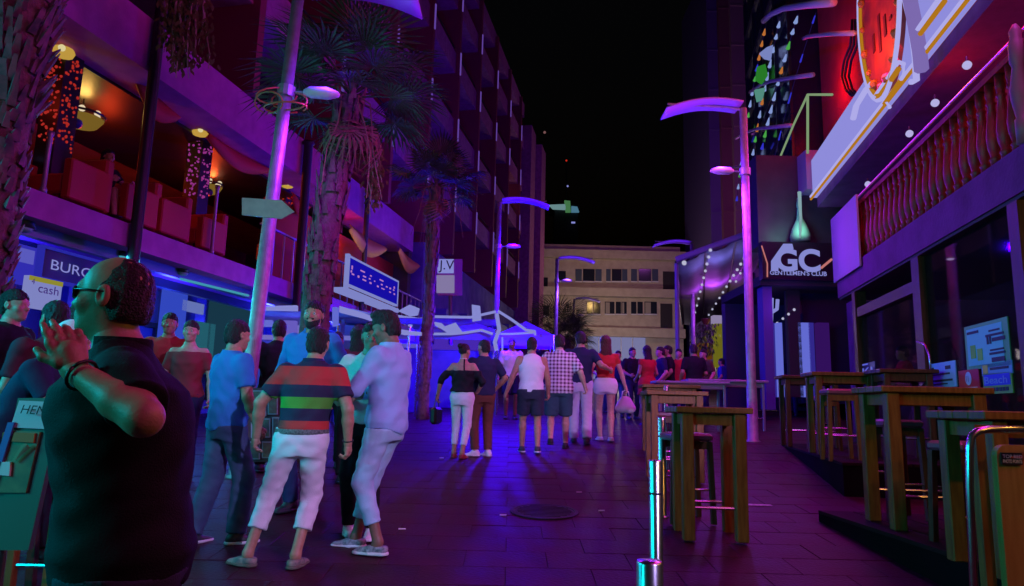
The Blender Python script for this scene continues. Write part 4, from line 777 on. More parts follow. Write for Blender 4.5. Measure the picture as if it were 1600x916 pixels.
for u in (.14, .30): rmark(r, a, b, zb, zt, u, .24-.06*(u > .2), u+.12, .54-.10*(u > .2), o_-.005, mat('beer_green', (0.210, 0.546, 0.000), .5), 'glass_print')
for u0, v0, u1, v1 in ((.08, .80, .36, .86), (.60, .76, .84, .80), (.52, .66, .92, .71), (.54, .50, .58, .66), (.60, .50, .64, .66), (.66, .54, .94, .62), (.60, .34, .90, .38), (.58, .26, .92, .31), (.62, .10, .90, .20)): rmark(r, a, b, zb, zt, u0, v0, u1, v1, o_-.005, INK)
r, a, b, zb, zt = rsign('notice', 'pale blue printed notice on the bar window beside the door handle', 1449, 570, 1495, 604, o_, mat('notice_pale', (0.225, 0.525, 0.750), .5))
for u0, v0, u1, v1 in ((.08, .76, .24, .84), (.66, .70, .84, .84), (.08, .50, .80, .57), (.05, .24, .88, .32), (.2, .12, .7, .17)): rmark(r, a, b, zb, zt, u0, v0, u1, v1, o_, INK)
r, a, b, zb, zt = rsign('notice', 'red sticker with a white round badge on the bar window', 1497, 580, 1531, 608, o_, mat('sticker_red', (0.588, 0.034, 0.025), .5))
c = RF.pt((a+b)/2, o_-.004, lerp(zb, zt, .56)); M().tube([c, c+RF.n*.003], lerp(0, zt-zb, .34), 20).build('badge', mat('badge_white', (0.417, 0.667, 0.750), .5), r); text('11', RF.pt((a+b)/2+.035, o_-.006, lerp(zb, zt, .40)), RU, (0, 0, 1), (zt-zb)*.3, INK, r); rmark(r, a, b, zb, zt, .1, .08, .9, .12, o_, mat('badge_white', (0.417, 0.667, 0.750), .5))
r, a, b, zb, zt = rsign('notice', 'light blue strip sticker above the Beach sign', 1533, 569, 1582, 583, o_, mat('strip_blue', (0.126, 0.378, 0.630), .5)); rmark(r, a, b, zb, zt, .05, .15, .22, .85, o_, mat('sun_yellow', (0.672, 0.546, 0.042), .5)); rmark(r, a, b, zb, zt, .3, .4, .9, .6, o_, INK)
r, a, b, zb, zt = rsign('notice', 'blue and green Beach sign on the bar window', 1535, 585, 1583, 614, o_, mat('beach_frame', (0.210, 0.420, 0.042), .5)); rmark(r, a, b, zb, zt, .05, .40, .95, .94, o_, mat('beach_blue', (0.037, 0.075, 0.750), .5), 'field'); text('Beach', RF.pt(lerp(a, b, .10), o_-.006, lerp(zb, zt, .48)), RU, (0, 0, 1), (zt-zb)*.36, mat('beach_letters', (0.200, 0.367, 0.750), .5), r, width=abs(a-b)*.8, bold=.01)
for u in range(7): rmark(r, a, b, zb, zt, .10+u*.115, .12, .19+u*.115, .30, o_, INK)
r, a, b, zb, zt = rsign('window_sticker', 'pale lettering sticker low on the left bar window pane', 1341, 570, 1369, 604, o_, mat('sticker_navy', (.02, .03, .12), .4)); text('IKI', RF.pt(lerp(a, b, .1), o_-.005, lerp(zb, zt, .5)), RU, (0, 0, 1), (zt-zb)*.3, GWB, r, width=abs(a-b)*.8); rmark(r, a, b, zb, zt, .05, .30, .95, .36, o_, GWB); rmark(r, a, b, zb, zt, .05, .92, .6, .97, o_, GWB)  # pale print carries its brightness as emission, the sticker is no lamp
# iron bracket on the red wall
ib = thing('iron_bracket', 'dark wrought iron scroll bracket on the red wall beside the neon disc', 'bracket', RF.pt(15, 1.1, 8), world=True)
for k_, dx in ((0, 0), (1, 6), (2, -5)):
    M().tube([RF.pt(RF.px(x+dx, y, 1.0)[0], 1.0, RF.px(x+dx, y, 1.0)[1]) for x, y in ((1337, 30), (1334, 70), (1324, 95), (1320, 120), (1326, 140), (1336, 150))], .03, 6).build('scroll', BLACK, ib, True)
# ------------------------------------------------------------------ club building beyond with GC sign
YG = 17.6
cb_ = thing('club_building', 'dark club building with bulb lit entrance under the GC sign', 'building', P(1245, 560, YG+2), world=True)
def gbox(name, x0, y0, x1, y1, d0, d1, mt_, par=None, Y=None):
    Yy = Y or YG; a = P(x0, y1, Yy); b = P(x1, y0, Yy); return M().box(a.x, b.x, Yy+d0, Yy+d1, a.z, b.z).build(name, mt_, par or cb_)
gbox('upper_wall', 1192, 240, 1345, 380, .3, 1.1, mat('club_wall', (.05, .035, .08), .5, c2=(.03, .02, .06), scale=2)); gbox('ledge', 1255, 242, 1345, 300, -.25, .299, mat('club_ledge', (.4, .20, .42), .6))
gbox('canopy', 1186, 436, 1345, 446, -.1, 3.2, DARKW)
gbox('left_jamb', 1200, 447, 1208, 640, .1, .5, mat('purple_panel', (.10, .06, .28), .5)); gbox('back_wall', 1200, 447, 1345, 640, 3.25, 3.6, mat('club_back', (.05, .03, .08), .6))
for x0, x1, mt_ in ((1218, 1224, em('slot_blue', (.03, .02, .25))), (1233, 1236, GWB), (1251, 1264, DARKW), (1267, 1270, GWB), (1274, 1280, GWB), (1284, 1287, em('slot_blue', (.03, .02, .25))), (1299, 1312, em('slot_dim', (.03, .005, .10)))): gbox('entrance_strip', x0, 500 if mt_ is not DARKW else 447, x1, 620, .6, .8, mt_)
gs = thing('club_sign', 'black sign with big white GC letters', 'sign', P(1248, 436, YG-.2), world=True)
a = P(1192, 436, YG-.3); b = P(1301, 380, YG-.3); M().box(a.x, b.x, YG-.3, YG-.05, a.z, b.z).build('board', mat('sign_black', (.015, .01, .025), .3), gs)
U = Vector((1, 0, 0))
hC = P(1249, 388, YG-.3).z-P(1249, 424, YG-.3).z
text('GC', P(1212, 424, YG-.32), U, (0, 0, 1), hC, GW, gs, width=P(1281, 424, YG).x-P(1212, 424, YG).x, bold=.035, depth=.01)
text("GENTLEMEN'S CLUB", P(1203, 429.5, YG-.32), U, (0, 0, 1), P(1203, 422.5, YG).z-P(1203, 429.5, YG).z, GW, gs, width=P(1290, 424, YG).x-P(1203, 424, YG).x, bold=.02, depth=.01)
q = [P(x, y, YG-.318) for x, y in ((1205, 424), (1205, 408), (1224, 381), (1238, 381), (1240, 389), (1226, 392), (1218, 404), (1216, 424))]; mm = M(); n_ = len(q); mm.add(q+[p+Vector((0, .012, 0)) for p in q], [tuple(range(n_))[::-1]]+[(i, (i+1) % n_, n_+(i+1) % n_, n_+i) for i in range(n_)]); mm.build('emblem', GW, gs)
M().tube([P(1190, 384, YG-.34), P(1199, 412, YG-.34), P(1199, 433, YG-.34)], .018).build('neon_tube', em('neon_coral', (.5, .16, .16)), gs, True); M().tube([P(1300, 405, YG-.34), P(1283, 419, YG-.34)], .03).build('neon_tube', em('neon_coral', (.3, .06, .10)), gs, True)
bulbm = em('bulb_cool', (.45, .45, .62))
def bulb_string(label, pts, Ys, n, r_=.035, name='bulb_string'):
    r = thing(name, label, 'string lights', P(*pts[0], Ys[0]), world=True); L_ = []
    for i in range(n):
        t = i/(n-1); u = t*(len(pts)-1); j = min(int(u), len(pts)-2); f = u-j; Yv = 1/lerp(1/Ys[0], 1/Ys[1], t)
        L_.append(P(lerp(pts[j][0], pts[j+1][0], f), lerp(pts[j][1], pts[j+1][1], f), Yv))
    M().tube([p+Vector((0, 0, r_)) for p in L_], .008, 4).build('cable', BLACK, r)
    for p in L_: M().ball(p, r_, 7, 5).build('bulb', bulbm, r, True)
bulb_string('left row of bulbs under the GC sign canopy', [(1217, 441), (1200, 461)], (YG, YG+2.4), 5, .03); bulb_string('middle row of bulbs under the GC sign canopy', [(1246, 441), (1228, 461)], (YG, YG+2.4), 5, .03); bulb_string('right row of bulbs under the GC sign canopy', [(1277, 442), (1254, 471)], (YG, YG+2.6), 6, .03)
bulb_string('slanting row of bulbs in front of the club entrance', [(1241, 484), (1188, 526)], (YG-.6, YG+4), 7, .035)
cs_ = thing('cactus_sign', 'white lit cactus sign left of the club entrance', 'sign', P(1206, 500, 18.4), world=True)
for pts in ([(1205, 502), (1206, 466)], [(1206, 486), (1199, 482), (1199, 470)], [(1206, 488), (1214, 483), (1215, 468)]): M().tube([P(x, y, 18.4) for x, y in pts], .05, 8).build('stem', GW, cs_, True)
# bottle shaped solid standing in for a splash of light on the wall
gl = thing('light_splash', 'pale green bottle shape standing in for a light splash above the GC board', 'sign', P(1251, 378, YG+.1), world=True); c = P(1251, 378, YG+.05); sc_ = (P(1251, 292, YG).z-c.z)
M().lathe([(.24, 0), (.26, sc_*.10), (.20, sc_*.25), (.08, sc_*.42), (.055, sc_*.62), (.07, sc_*.64), (.05, sc_*.8), (.01, sc_*.82)], c, 14).build('glass', mat('light_splash_green', (.25, .45, .36), .25), gl, True)  # pale green solid takes the place of light on the wall
M().tube([P(1249, 300, YG-.15), P(1251, 340, YG-.18), P(1250, 372, YG-.24)], [.05, .035, .02], 8).build('light_tube', em('bottle_glow', (.22, .36, .40)), gl, True)
# pergola with bulb strings
pg = thing('pergola', 'long fabric pergola strung with bulbs beside the club', 'pergola', P(1120, 600, 24), world=True)
e0 = [P(1056, 408, 20.5), P(1250, 338, 19.0)]; e1 = [P(1066, 507, 42), P(1195, 482, 42)]
FAB = mat('pergola_fabric', (.22, .22, .30), .7, c2=(.32, .26, .38), scale=2)
rg = []
for i in range(13):
    t = i/12; a = e0[0].lerp(e0[1], t); b = e1[0].lerp(e1[1], t); sg = -.16*abs(math.sin(t*math.pi*4)); row = []
    for j in range(7): p = a.lerp(b, j/6); row.append(p+Vector((0, 0, sg)))
    rg.append(row)
mm = M(); nv = []; fs = []
for i in range(13):
    for j in range(7): nv.append(rg[i][j])
off_ = len(nv)
for i in range(13):
    for j in range(7): nv.append(rg[i][j]+Vector((0, 0, .03)))
for i in range(12):
    for j in range(6):
        k_ = i*7+j; fs += [(k_, k_+1, k_+8, k_+7), (k_+off_, k_+7+off_, k_+8+off_, k_+1+off_)]
mm.add(nv, fs); mm.build('fabric_roof', FAB, pg, True)
M().tube([e0[0]+Vector((0, -.05, .03)), e0[1]+Vector((0, -.05, .03))], .10, 8).build('front_beam', mat('beam_purple', (.22, .2, .3), .5), pg)
M().tube([P(1057, 412, 20.6), Vector((P(1057, 412, 20.6).x, 20.6, gz(20.6)))], .06, 8).build('post', mat('beam_purple', (.22, .2, .3), .5), pg); M().tube([P(1080, 505, 40), Vector((P(1080, 505, 40).x, 40, gz(40)))], .10, 8).build('post', mat('beam_purple', (.22, .2, .3), .5), pg)
for t in (.0, .25, .5, .75, 1): M().tube([e0[0].lerp(e0[1], t)+Vector((0, 0, -.03)), e1[0].lerp(e1[1], t)+Vector((0, 0, -.03))], .035, 6).build('rib', DKMETAL, pg)
bulb_string('leftmost bulb row along the pergola', [(1110, 391), (1081, 510)], (19.8, 41), 12, .05); bulb_string('second bulb row along the pergola, by the lamp pole', [(1163, 404), (1102, 501)], (20.5, 41), 12, .05); bulb_string('bulb row behind the lamp pole', [(1184, 376), (1150, 440)], (19.5, 26), 6, .045)
for lab, x, y in (('white corner bulb at the left end of the pergola beam', 1069, 411), ('white bulb high on the pergola beam', 1229, 347), ('white bulb beside the lamp pole', 1186, 377)): M().ball(P(x, y, 19.3), .07).build('corner_bulb', bulbm, None, True, label=lab, category='light')
# warm lit stall and hanging plant under the pergola
kx = thing('snack_bar', 'yellow green lit snack bar under the pergola end', 'stall', P(1135, 590, 30), world=True)
for nm, x0, y0, x1, y1, mt_ in (('back_panel', 1122, 505, 1150, 575, em('snack_yellow', (.13, .12, .01))), ('counter', 1118, 576, 1152, 600, DKWOOD), ('sign_panel', 1118, 492, 1150, 504, em('snack_white', (.25, .2, .35))), ('orange_panel', 1096, 535, 1116, 560, em('snack_orange', (.10, .03, .005))), ('lit_column', 1150, 495, 1158, 572, em('snack_lilac', (.12, .05, .30)))):
    a = P(x0, y1, 30); b = P(x1, y0, 30); M().box(a.x, b.x, 30+(.3 if nm != 'counter' else -.4), 30.7, a.z, b.z).build(nm, mt_, kx)
for lab, x, y0, y1, mt_ in (('magenta lit post by the snack bar', 1166, 490, 575, em('post_magenta', (.16, .01, .16))), ('purple lit post near the lamp pole', 1174, 470, 575, em('post_purple', (.08, .01, .16)))): 
    a = P(x, y1, 27); b = P(x, y0, 27); M().lathe([(.12, 0), (.09, .1), (.09, b.z-a.z)], (a.x, 27, a.z), 8).build('lit_post', mt_, None, label=lab, category='post')
hp_ = M(); random.seed(3)
for i in range(420):
    u = random.gauss(0, 1), random.gauss(0, 1), random.random(); c = P(1103+7.5*u[0], 505+48*u[2]**1.2, 29+.4*u[1]); dv = Vector((random.uniform(-.08, .08), random.uniform(-.08, .08), -.16)); s_ = Vector((random.uniform(-.05, .05), random.uniform(-.03, .03), 0)); hp_.add([c, c+dv*.5+s_, c+dv, c+dv*.5-s_], [(0, 1, 2, 3)])
hpo = thing('hanging_plant', 'dark hanging plant under the far end of the pergola', 'plant', P(1103, 500, 29), world=True); hp_.build('foliage', mat('dark_leaf', (.03, .05, .02), .6), hpo, kind='stuff'); M().lathe([(.10, -.02), (.2, .2), (.2, .22), (.05, .22)], P(1103, 507, 29), 10).build('basket', DKWOOD, hpo)
def RP(x, y, o):
    Y_, z_ = RF.px(x, y, o); return RF.pt(Y_, o, z_)
# ------------------------------------------------------------------ tower and glass front with LED strands
tw = thing('tower_block', 'tall narrow purple tower behind the LED strands', 'tower', P(1160, 560, 46), world=True)
for i, (x0, x1, c_) in enumerate(((1118, 1135, (.14, .10, .30)), (1135, 1152, (.24, .10, .12)), (1152, 1178, (.34, .22, .26)), (1178, 1206, (.22, .14, .22)))):
    a = P(x0, 420, 46); b = P(x1, -60, 46); M().box(a.x, b.x, 46+.4*abs(i-2), 54, gz(46), b.z).build('bay', mat('tower_bay%d' % i, c_, .7), tw)
    for fz in range(6, 40, 3): M().box(a.x+.02, b.x-.02, 45.93+.4*abs(i-2), 46+.4*abs(i-2), fz, fz+.12).build('ledge', mat('tower_bay%d' % i, c_, .7), tw)
gf = thing('glass_front', 'dark glass club front hung with LED strands', 'building', P(1240, 450, 21), world=True)
a = P(1186, 345, 24); b = P(1320, -90, 24); M().fbox(RF, 18.8, 27, .55, 4, gz(24), b.z).build('facade', mat('dark_glass', (.02, .015, .05), .12), gf)
for i in range(7):
    z = lerp(a.z, b.z, i/6.5); M().fbox(RF, 18.8, 27, .47, .548, z, z+.08).build('floor_edge', DKMETAL, gf)
for i in range(5): x = lerp(18.9, 26.9, i/4); M().fbox(RF, x-.04, x+.04, .48, .549, a.z-4, b.z).build('mullion', DKMETAL, gf)
for lab, pts, Y, r_, mt_ in (('pale curved steel arm high on the glass front', [(1193, 33), (1205, 22), (1225, 13), (1260, 8), (1302, 4)], 21, .09, WHITEP), ('curved steel arm with pale tip above the lamp', [(1172, 144), (1188, 133), (1205, 127), (1240, 121), (1270, 117)], 21.5, .06, mat('arm_grey', (.5, .45, .48), .5)), ('steel arm beside the red wall', [(1256, 60), (1263, 57), (1300, 53), (1335, 52)], 19, .05, mat('arm_grey', (.5, .45, .48), .5)), ('lower dim steel arm behind the lamp pole', [(1150, 216), (1165, 207), (1185, 201), (1236, 196)], 22, .06, mat('arm_grey', (.5, .45, .48), .5)), ('lowest dim steel arm behind the lamp pole', [(1122, 268), (1140, 262), (1180, 258), (1230, 255)], 22.5, .05, mat('arm_grey', (.5, .45, .48), .5))):
    M().tube([RP(x, y, .35) for x, y in pts], r_, 8).build('steel_arm', mt_, None, True, label=lab, category='bracket')
LEDC = [em('led_white', (.22, .30, .62)), em('led_green', (.06, .34, .06)), em('led_blu', (.03, .03, .55)), em('led_orange', (.45, .14, .03))]
random.seed(5)
for s_, (lab, p0, p1, n) in enumerate((('leftmost sparkling LED strand on the glass front', (1196, 42), (1150, 322), 15), ('second LED strand from left on the glass front', (1219, 30), (1163, 330), 15), ('third LED strand from left with long white drops', (1247, 22), (1176, 300), 14), ('dim blue LED strand nearest the red wall', (1275, 20), (1200, 290), 9))):
    r = thing('led_strand', lab, 'string lights', RP(*p0, .38), world=True); pts = []
    for i in range(n+1): t = i/n; pts.append(RP(lerp(p0[0], p1[0], t)-4*math.sin(t*3.14), lerp(p0[1], p1[1], t), .38))
    M().tube(pts, .008, 4).build('wire', em('wire_blue', (.01, .005, .06)), r)
    for i in range(n):
        if s_ == 3 and i % 2: continue
        q0 = pts[i].lerp(pts[i+1], .15); q1 = pts[i].lerp(pts[i+1], random.uniform(.5, .75)); M().tube([q0, q0.lerp(q1, .6), q1], [.015, .04, .06] if s_ < 3 else [.015, .02, .025], 6).build('led_drop', LEDC[2] if s_ == 3 else random.choice((LEDC[0], LEDC[0], LEDC[0], LEDC[1], LEDC[2], LEDC[3])), r, True)
gadget('blurry green LED cluster near the top of the strands', [(1184, 104), (1196, 100), (1200, 118), (1192, 130), (1182, 124)], None, em('blur_green', (.02, .18, .02))); gadget('white green LED cluster below the curved arm', [(1180, 140), (1196, 137), (1192, 155), (1184, 158)], None, em('blur_mint', (.08, .25, .2)))
gadget('white LED cluster high on the strands', [(1188, 82), (1198, 74), (1208, 70), (1205, 92), (1196, 90)], None, em('blur_white', (.18, .22, .5)))
for pts in ([(1300, 148), (1262, 148), (1240, 195), (1215, 255), (1190, 312)], [(1262, 150), (1262, 240)]):
    M().tube([RP(x, y, .30) for x, y in pts], .03, 6).build('outline_tube', em('outline_green', (.20, .30, .16)), None, label='pale green neon outline along the glass roof edge' if len(pts) > 2 else 'short upright green neon outline on the glass roof', category='light')
# ------------------------------------------------------------------ decks, tables, stools, rails, bollards
DECK = wood('deck_board', (.016, .006, .006), (.028, .011, .010), .7, .08)
def deck(label, pts, z, nb=9):
    """raised timber deck: front kerb boards and planks, outline in plan"""
    r = thing('deck', label, 'deck', (sum(p[0] for p in pts)/len(pts), sum(p[1] for p in pts)/len(pts), z-.2), world=True)
    (x0, y0), (x1, y1), (x2, y2), (x3, y3) = pts
    for i in range(nb):
        t0, t1 = i/nb+.004, (i+1)/nb-.004; q = [(lerp(x0, x3, t0), lerp(y0, y3, t0)), (lerp(x1, x2, t0), lerp(y1, y2, t0)), (lerp(x1, x2, t1), lerp(y1, y2, t1)), (lerp(x0, x3, t1), lerp(y0, y3, t1))]
        M().slab([(a, b, z-.03) for a, b in q], (0, 0, .03)).build('plank', DECK, r)
    M().slab([(x0+.02, y0+.02, z-.5), (x1+.02, y1+.02, z-.5), (x2-.02, y2, z-.5), (x3-.02, y3, z-.5)], (0, 0, .468)).build('base', mat('deck_base', (.008, .004, .005), .9, spec=.05), r)
    return r
D1 = gz(6.9)+.10; deck('low dark timber deck under the near right tables', [(2.98, 2.8), (2.92, 6.85), (5.4, 6.6), (4.6, 2.6)], D1, 8)
D2 = gz(12)+.08; deck('dark timber deck under the far right tables', [(3.75, 8.1), (4.95, 13.2), (6.3, 12.9), (5.3, 8.0)], D2, 8)
def oak_table(label, x, y, w_, d_, h, rz, z=None, m_=OAK, rails=True, leg=.075, topc=None):
    r = thing('bar_table', label, 'table', (x, y, gz(y) if z is None else z), rz, 'tall wooden bar tables'); tm = topc or m_
    n = 4
    for i in range(n): M().cbox(-w_/2, w_/2, lerp(-d_/2, d_/2, i/n)+.002, lerp(-d_/2, d_/2, (i+1)/n)-.002, h-.05, h, .006).build('top_plank', tm, r)
    for sx in (-1, 1):
        for sy in (-1, 1): cx, cy = sx*(w_/2-.10), sy*(d_/2-.08); M().cbox(cx-leg/2, cx+leg/2, cy-leg/2, cy+leg/2, 0, h-.051, .006).build('leg', m_, r)
    lx, ly = w_/2-.10, d_/2-.08
    for sy in (-1, 1): M().box(-lx+leg/2, lx-leg/2, sy*ly-.015, sy*ly+.015, h-.15, h-.052).build('apron', m_, r)
    for sx in (-1, 1): M().box(sx*lx-.015, sx*lx+.015, -ly+leg/2, ly-leg/2, h-.15, h-.052).build('apron', m_, r)
    if rails:
        for sy in (-1, 1): M().tube([(-lx, sy*ly, .26), (lx, sy*ly, .26)], .013).build('foot_rail', STEEL, r)
    return r
SEAT = mat('red_vinyl', (.22, .05, .09), .4, bump=.2, bscale=80)
def stool(label, x, y, rz, z=None, h=.80, m_=OAK, w_=.36):
    r = thing('bar_stool', label, 'stool', (x, y, gz(y) if z is None else z), rz, 'wooden bar stools'); M().cbox(-w_/2, w_/2, -w_/2, w_/2, h-.07, h, .02).build('seat', SEAT, r)
    q = w_/2-.03
    for sx in (-1, 1):
        for sy in (-1, 1): M().slab([(sx*(q+.02)-.022, sy*(q+.02)-.022, 0), (sx*(q+.02)+.022, sy*(q+.02)-.022, 0), (sx*(q+.02)+.022, sy*(q+.02)+.022, 0), (sx*(q+.02)-.022, sy*(q+.02)+.022, 0)], (-sx*.02, -sy*.02, h-.071)).build('leg', m_, r)
    for sy in (-1, 1): M().box(-q, q, sy*q-.012, sy*q+.012, h-.14, h-.072).build('apron', m_, r)
    for sy, zz in ((-1, .30), (1, .38)): M().tube([(-q, sy*(q+.008), zz), (q, sy*(q+.008), zz)], .011).build('foot_rail', STEEL, r)
    return r
oak_table('nearest tall oak bar table standing on the purple paving behind the bollards', 1.72, 6.2, .63, .58, 1.08, math.radians(-3), leg=.095)
stool('stool with purple red seat tucked behind the nearest oak bar table', 1.66, 6.75, .1, m_=DKWOOD, w_=.40)
oak_table('second oak bar table in the row behind the nearest one', 2.05, 8.9, .74, .62, 1.08, math.radians(-3), leg=.085); stool('stool with dark red round seat under the second oak table', 2.0, 9.3, 0, m_=DKWOOD)
oak_table('third oak bar table in the row, pale top', 2.55, 11.4, .9, .62, 1.06, math.radians(-3))
oak_table('slim metal legged table behind the lamp post', 4.6, 15.2, 1.7, .6, 1.05, 0, m_=mat('grey_metal_frame', (.35, .35, .42), .4, .6), leg=.05); oak_table('long dark table far behind the lamp post', 3.7, 14.6, 1.5, .6, 1.02, 0, m_=mat('grey_metal_frame', (.35, .35, .42), .4, .6), leg=.05)
oak_table('bar table with teal edge on the far deck', 4.55, 9.8, .86, .6, 1.10, math.radians(-8), D2, leg=.085); stool('oak bar stool in front of the teal edged table', 4.05, 8.75, math.radians(-8), D2-.02, .86)
oak_table('dark red bar table at the far end of the deck', 5.0, 11.9, .95, .6, 1.16, math.radians(-8), D2, DKWOOD); stool('red stool half hidden behind the far deck tables', 4.8, 10.9, 0, D2)
oak_table('red brown table right of the oak stool by the club wall', 5.05, 9.15, .7, .6, 1.12, math.radians(-8), D2, DKWOOD)
oak_table('large green lit oak table on the near deck', 3.46, 6.0, .86, .66, 1.13, math.radians(-6), D1, leg=.10); stool('stool with purple seat behind the large green lit table', 3.5, 6.5, 0, D1, .86, DKWOOD); stool('stool beside the large green lit table, purple lit seat', 3.28, 5.2, .2, D1, .72, DKWOOD, .32)
oak_table('nearest dark edged table at the right frame edge', 3.2, 4.35, .95, .66, .93, math.radians(-4), D1, leg=.09, topc=OAK)
# chrome rail and board at the right edge
cr = thing('chrome_rail', 'bent chrome barrier rail at the right edge of the picture', 'rail', (2.2, 3.2, gz(3.2)), world=True)
pts = [P(1517, 950, 3.2), P(1515, 760, 3.2), P(1515, 700, 3.2), P(1518, 682, 3.2), P(1528, 674, 3.2), P(1545, 671, 3.2), P(1680, 672, 3.25)]; pts[0].z = gz(3.2)
M().tube(pts, .017, 10).build('tube', STEEL, cr, True); M().tube([Vector((pts[-1].x, pts[-1].y, pts[-1].z)), Vector((pts[-1].x, pts[-1].y, gz(3.2)))], .017, 10).build('tube', STEEL, cr, True)
bd = thing('menu_easel', 'brown wooden board with a small black sticker leaning at the right edge', 'board', (2.45, 3.35, gz(3.3)), world=True)
a = P(1556, 695, 3.4); b = P(1720, 960, 3.4); rr_ = .05; zt = a.z; zb = gz(3.3)+.1; mm = M(); out = []
for cx, cz, a0 in ((a.x+rr_, zt-rr_, 90), (a.x, zb, 180), (b.x, zb, 270), (b.x-rr_, zt-rr_, 0)):
    if cz == zb: out.append((cx, cz))
    else:
        for q in range(5): an_ = math.radians(a0+(90-q*22.5 if a0 == 0 else 90-q*22.5+0)); out.append((cx+rr_*math.cos(math.radians(a0+90*(q/4))), cz+rr_*math.sin(math.radians(a0+90*(q/4)))))
out = out
mm.loft([[(x, 3.40, z) for x, z in out], [(x, 3.44, z) for x, z in out]]); mm.build('panel', wood('ply_board', (.30, .14, .035), (.36, .18, .05), .5), bd)
M().box(a.x-.06, a.x-.015, 3.45, 3.50, gz(3.3), zt+.05).build('leg', OAK, bd); M().box(b.x-.1, b.x-.05, 3.45, 3.50, gz(3.3), zt+.05).build('leg', OAK, bd); M().box(a.x-.06, b.x-.05, 3.452, 3.498, zt+.051, zt+.09).build('top_bar', OAK, bd)
s0 = P(1565, 726, 3.39); s1 = P(1596, 708, 3.39); M().box(s0.x, s1.x, 3.388, 3.396, s0.z, s1.z).build('sticker', BLACK, bd); M().box(s0.x+.04, s1.x-.005, 3.384, 3.387, lerp(s0.z, s1.z, .55), lerp(s0.z, s1.z, .72)).build('sticker_flash', mat('flash_red', (.5, .08, .03), .5), bd)
text('TOP RED', Vector((s0.x+.004, 3.383, lerp(s0.z, s1.z, .55))), (1, 0, 0), (0, 0, 1), .016, mat('sticker_white', (.7, .7, .65), .5), bd, depth=0); text('PHOTO POINTS', Vector((s0.x+.004, 3.383, lerp(s0.z, s1.z, .15))), (1, 0, 0), (0, 0, 1), .016, mat('sticker_white', (.7, .7, .65), .5), bd, depth=0, width=(s1.x-s0.x)*.9)
# bollards
for lab, px, Y, top in (('nearest chrome bollard at the bottom edge', 1015, 2.08, 876), ('second chrome bollard beside the oak table', 1024, 4.05, 719), ('third slim chrome bollard behind the oak table', 1034, 6.9, 652), ('fourth chrome bollard farthest along the row', 1041, 9.6, 603)):
    p = P(px, top, Y); r = thing('bollard', lab, 'bollard', (p.x, Y, gz(Y)-.01), 0, 'chrome bollards'); h = p.z-gz(Y)+.01
    M().lathe([(.062, 0), (.062, .012), (.040, .02), (.0375, .025), (.0375, h-.006), (.034, h), (.005, h+.001)], n=24).build('post', STEEL, r, True); M().lathe([(.039, h*.80), (.039, h*.80+.012)], n=24).build('band', DKMETAL, r)
# menu stand at far left and picture board
ms = thing('menu_stand', 'slanted menu stand with HEN heading beside the bald man', 'sign', P(35, 800, 2.9), world=True)
def quad4(name, pts, Y, mt_, par, th=.01, dy=0):
    q = [P(x, y, Y+dy) for x, y in pts]; M().slab(q, (0, th, 0)).build(name, mt_, par)
quad4('board', [(-20, 860), (44, 860), (98, 622), (28, 622)], 2.95, mat('stand_green', (.05, .16, .11), .5), ms, .03)
quad4('heading', [(16, 668), (80, 671), (94, 629), (30, 626)], 2.94, mat('stand_white', (.62, .68, .72), .5), ms); quad4('picture', [(-4, 770), (40, 770), (62, 675), (14, 672)], 2.94, mat('stand_picture', (.20, .26, .12), .5, c2=(.06, .14, .08), scale=9), ms)
quad4('orange_strip', [(18, 690), (52, 692), (54, 677), (22, 676)], 2.932, mat('stand_orange', (.45, .16, .03), .5), ms); quad4('white_bowl', [(-4, 742), (14, 744), (16, 722), (-2, 722)], 2.93, WHITEP, ms)
quad4('blue_edge', [(-24, 770), (-12, 770), (22, 660), (12, 660)], 2.93, mat('stand_blue', (.08, .14, .5), .5), ms)
for i in range(9):
    t = i/8; quad4('leaf', [(18+14*t, 720-3*i), (22+14*t, 722-3*i), (46-4*t, 700-3*i+20*t), (44-4*t, 697-3*i+20*t)], 2.925-.001*i, mat('stand_leaf', (.25, .32, .16), .5), ms, .002)
text('HENRY', P(33, 646, 2.93), P(76, 648, 2.93)-P(30, 645, 2.93), P(36, 630, 2.93)-P(30, 645, 2.93), .036, BLACK, ms, width=.165)
M().tube([P(20, 840, 3.0), P(34, 780, 3.0)], .012).build('strut', STEEL, ms); q = P(8, 850, 3.0); M().cbox(q.x-.2, q.x+.1, 2.9, 3.2, gz(3), gz(3)+.05, .01).build('foot', STEEL, ms); M().tube([Vector((q.x, 3.0, gz(3)+.03)), P(10, 820, 3.0)], .015).build('strut', STEEL, ms)
pb = thing('picture_board', 'upright menu board with framed food pictures between the men', 'sign', P(410, 725, 7.6), world=True)
quad4('board', [(382, 722), (436, 722), (440, 606), (388, 606)], 7.62, mat('board_maroon', (.16, .05, .09), .6), pb, .05)
for x0, y0, x1, y1 in ((392, 610, 416, 650), (418, 610, 434, 648), (392, 655, 404, 685), (407, 654, 422, 684), (425, 652, 436, 684), (386, 690, 406, 718), (409, 690, 426, 716)):
    quad4('frame', [(x0, y1), (x1, y1), (x1, y0), (x0, y0)], 7.6, mat('frame_pink', (.60, .42, .60), .5), pb, .012); quad4('picture', [(x0+2, y1-2), (x1-2, y1-2), (x1-2, y0+2), (x0+2, y0+2)], 7.595, mat('pic%d' % (x0 % 3), [(.10, .14, .28), (.30, .08, .10), (.16, .10, .14)][x0 % 3], .5, c2=(.35, .25, .2), scale=14), pb, .004)
for x in (388, 432): 
    q = P(x, 722, 7.65); M().box(q.x-.02, q.x+.02, 7.64, 7.68, gz(7.65), q.z).build('leg', DKMETAL, pb)
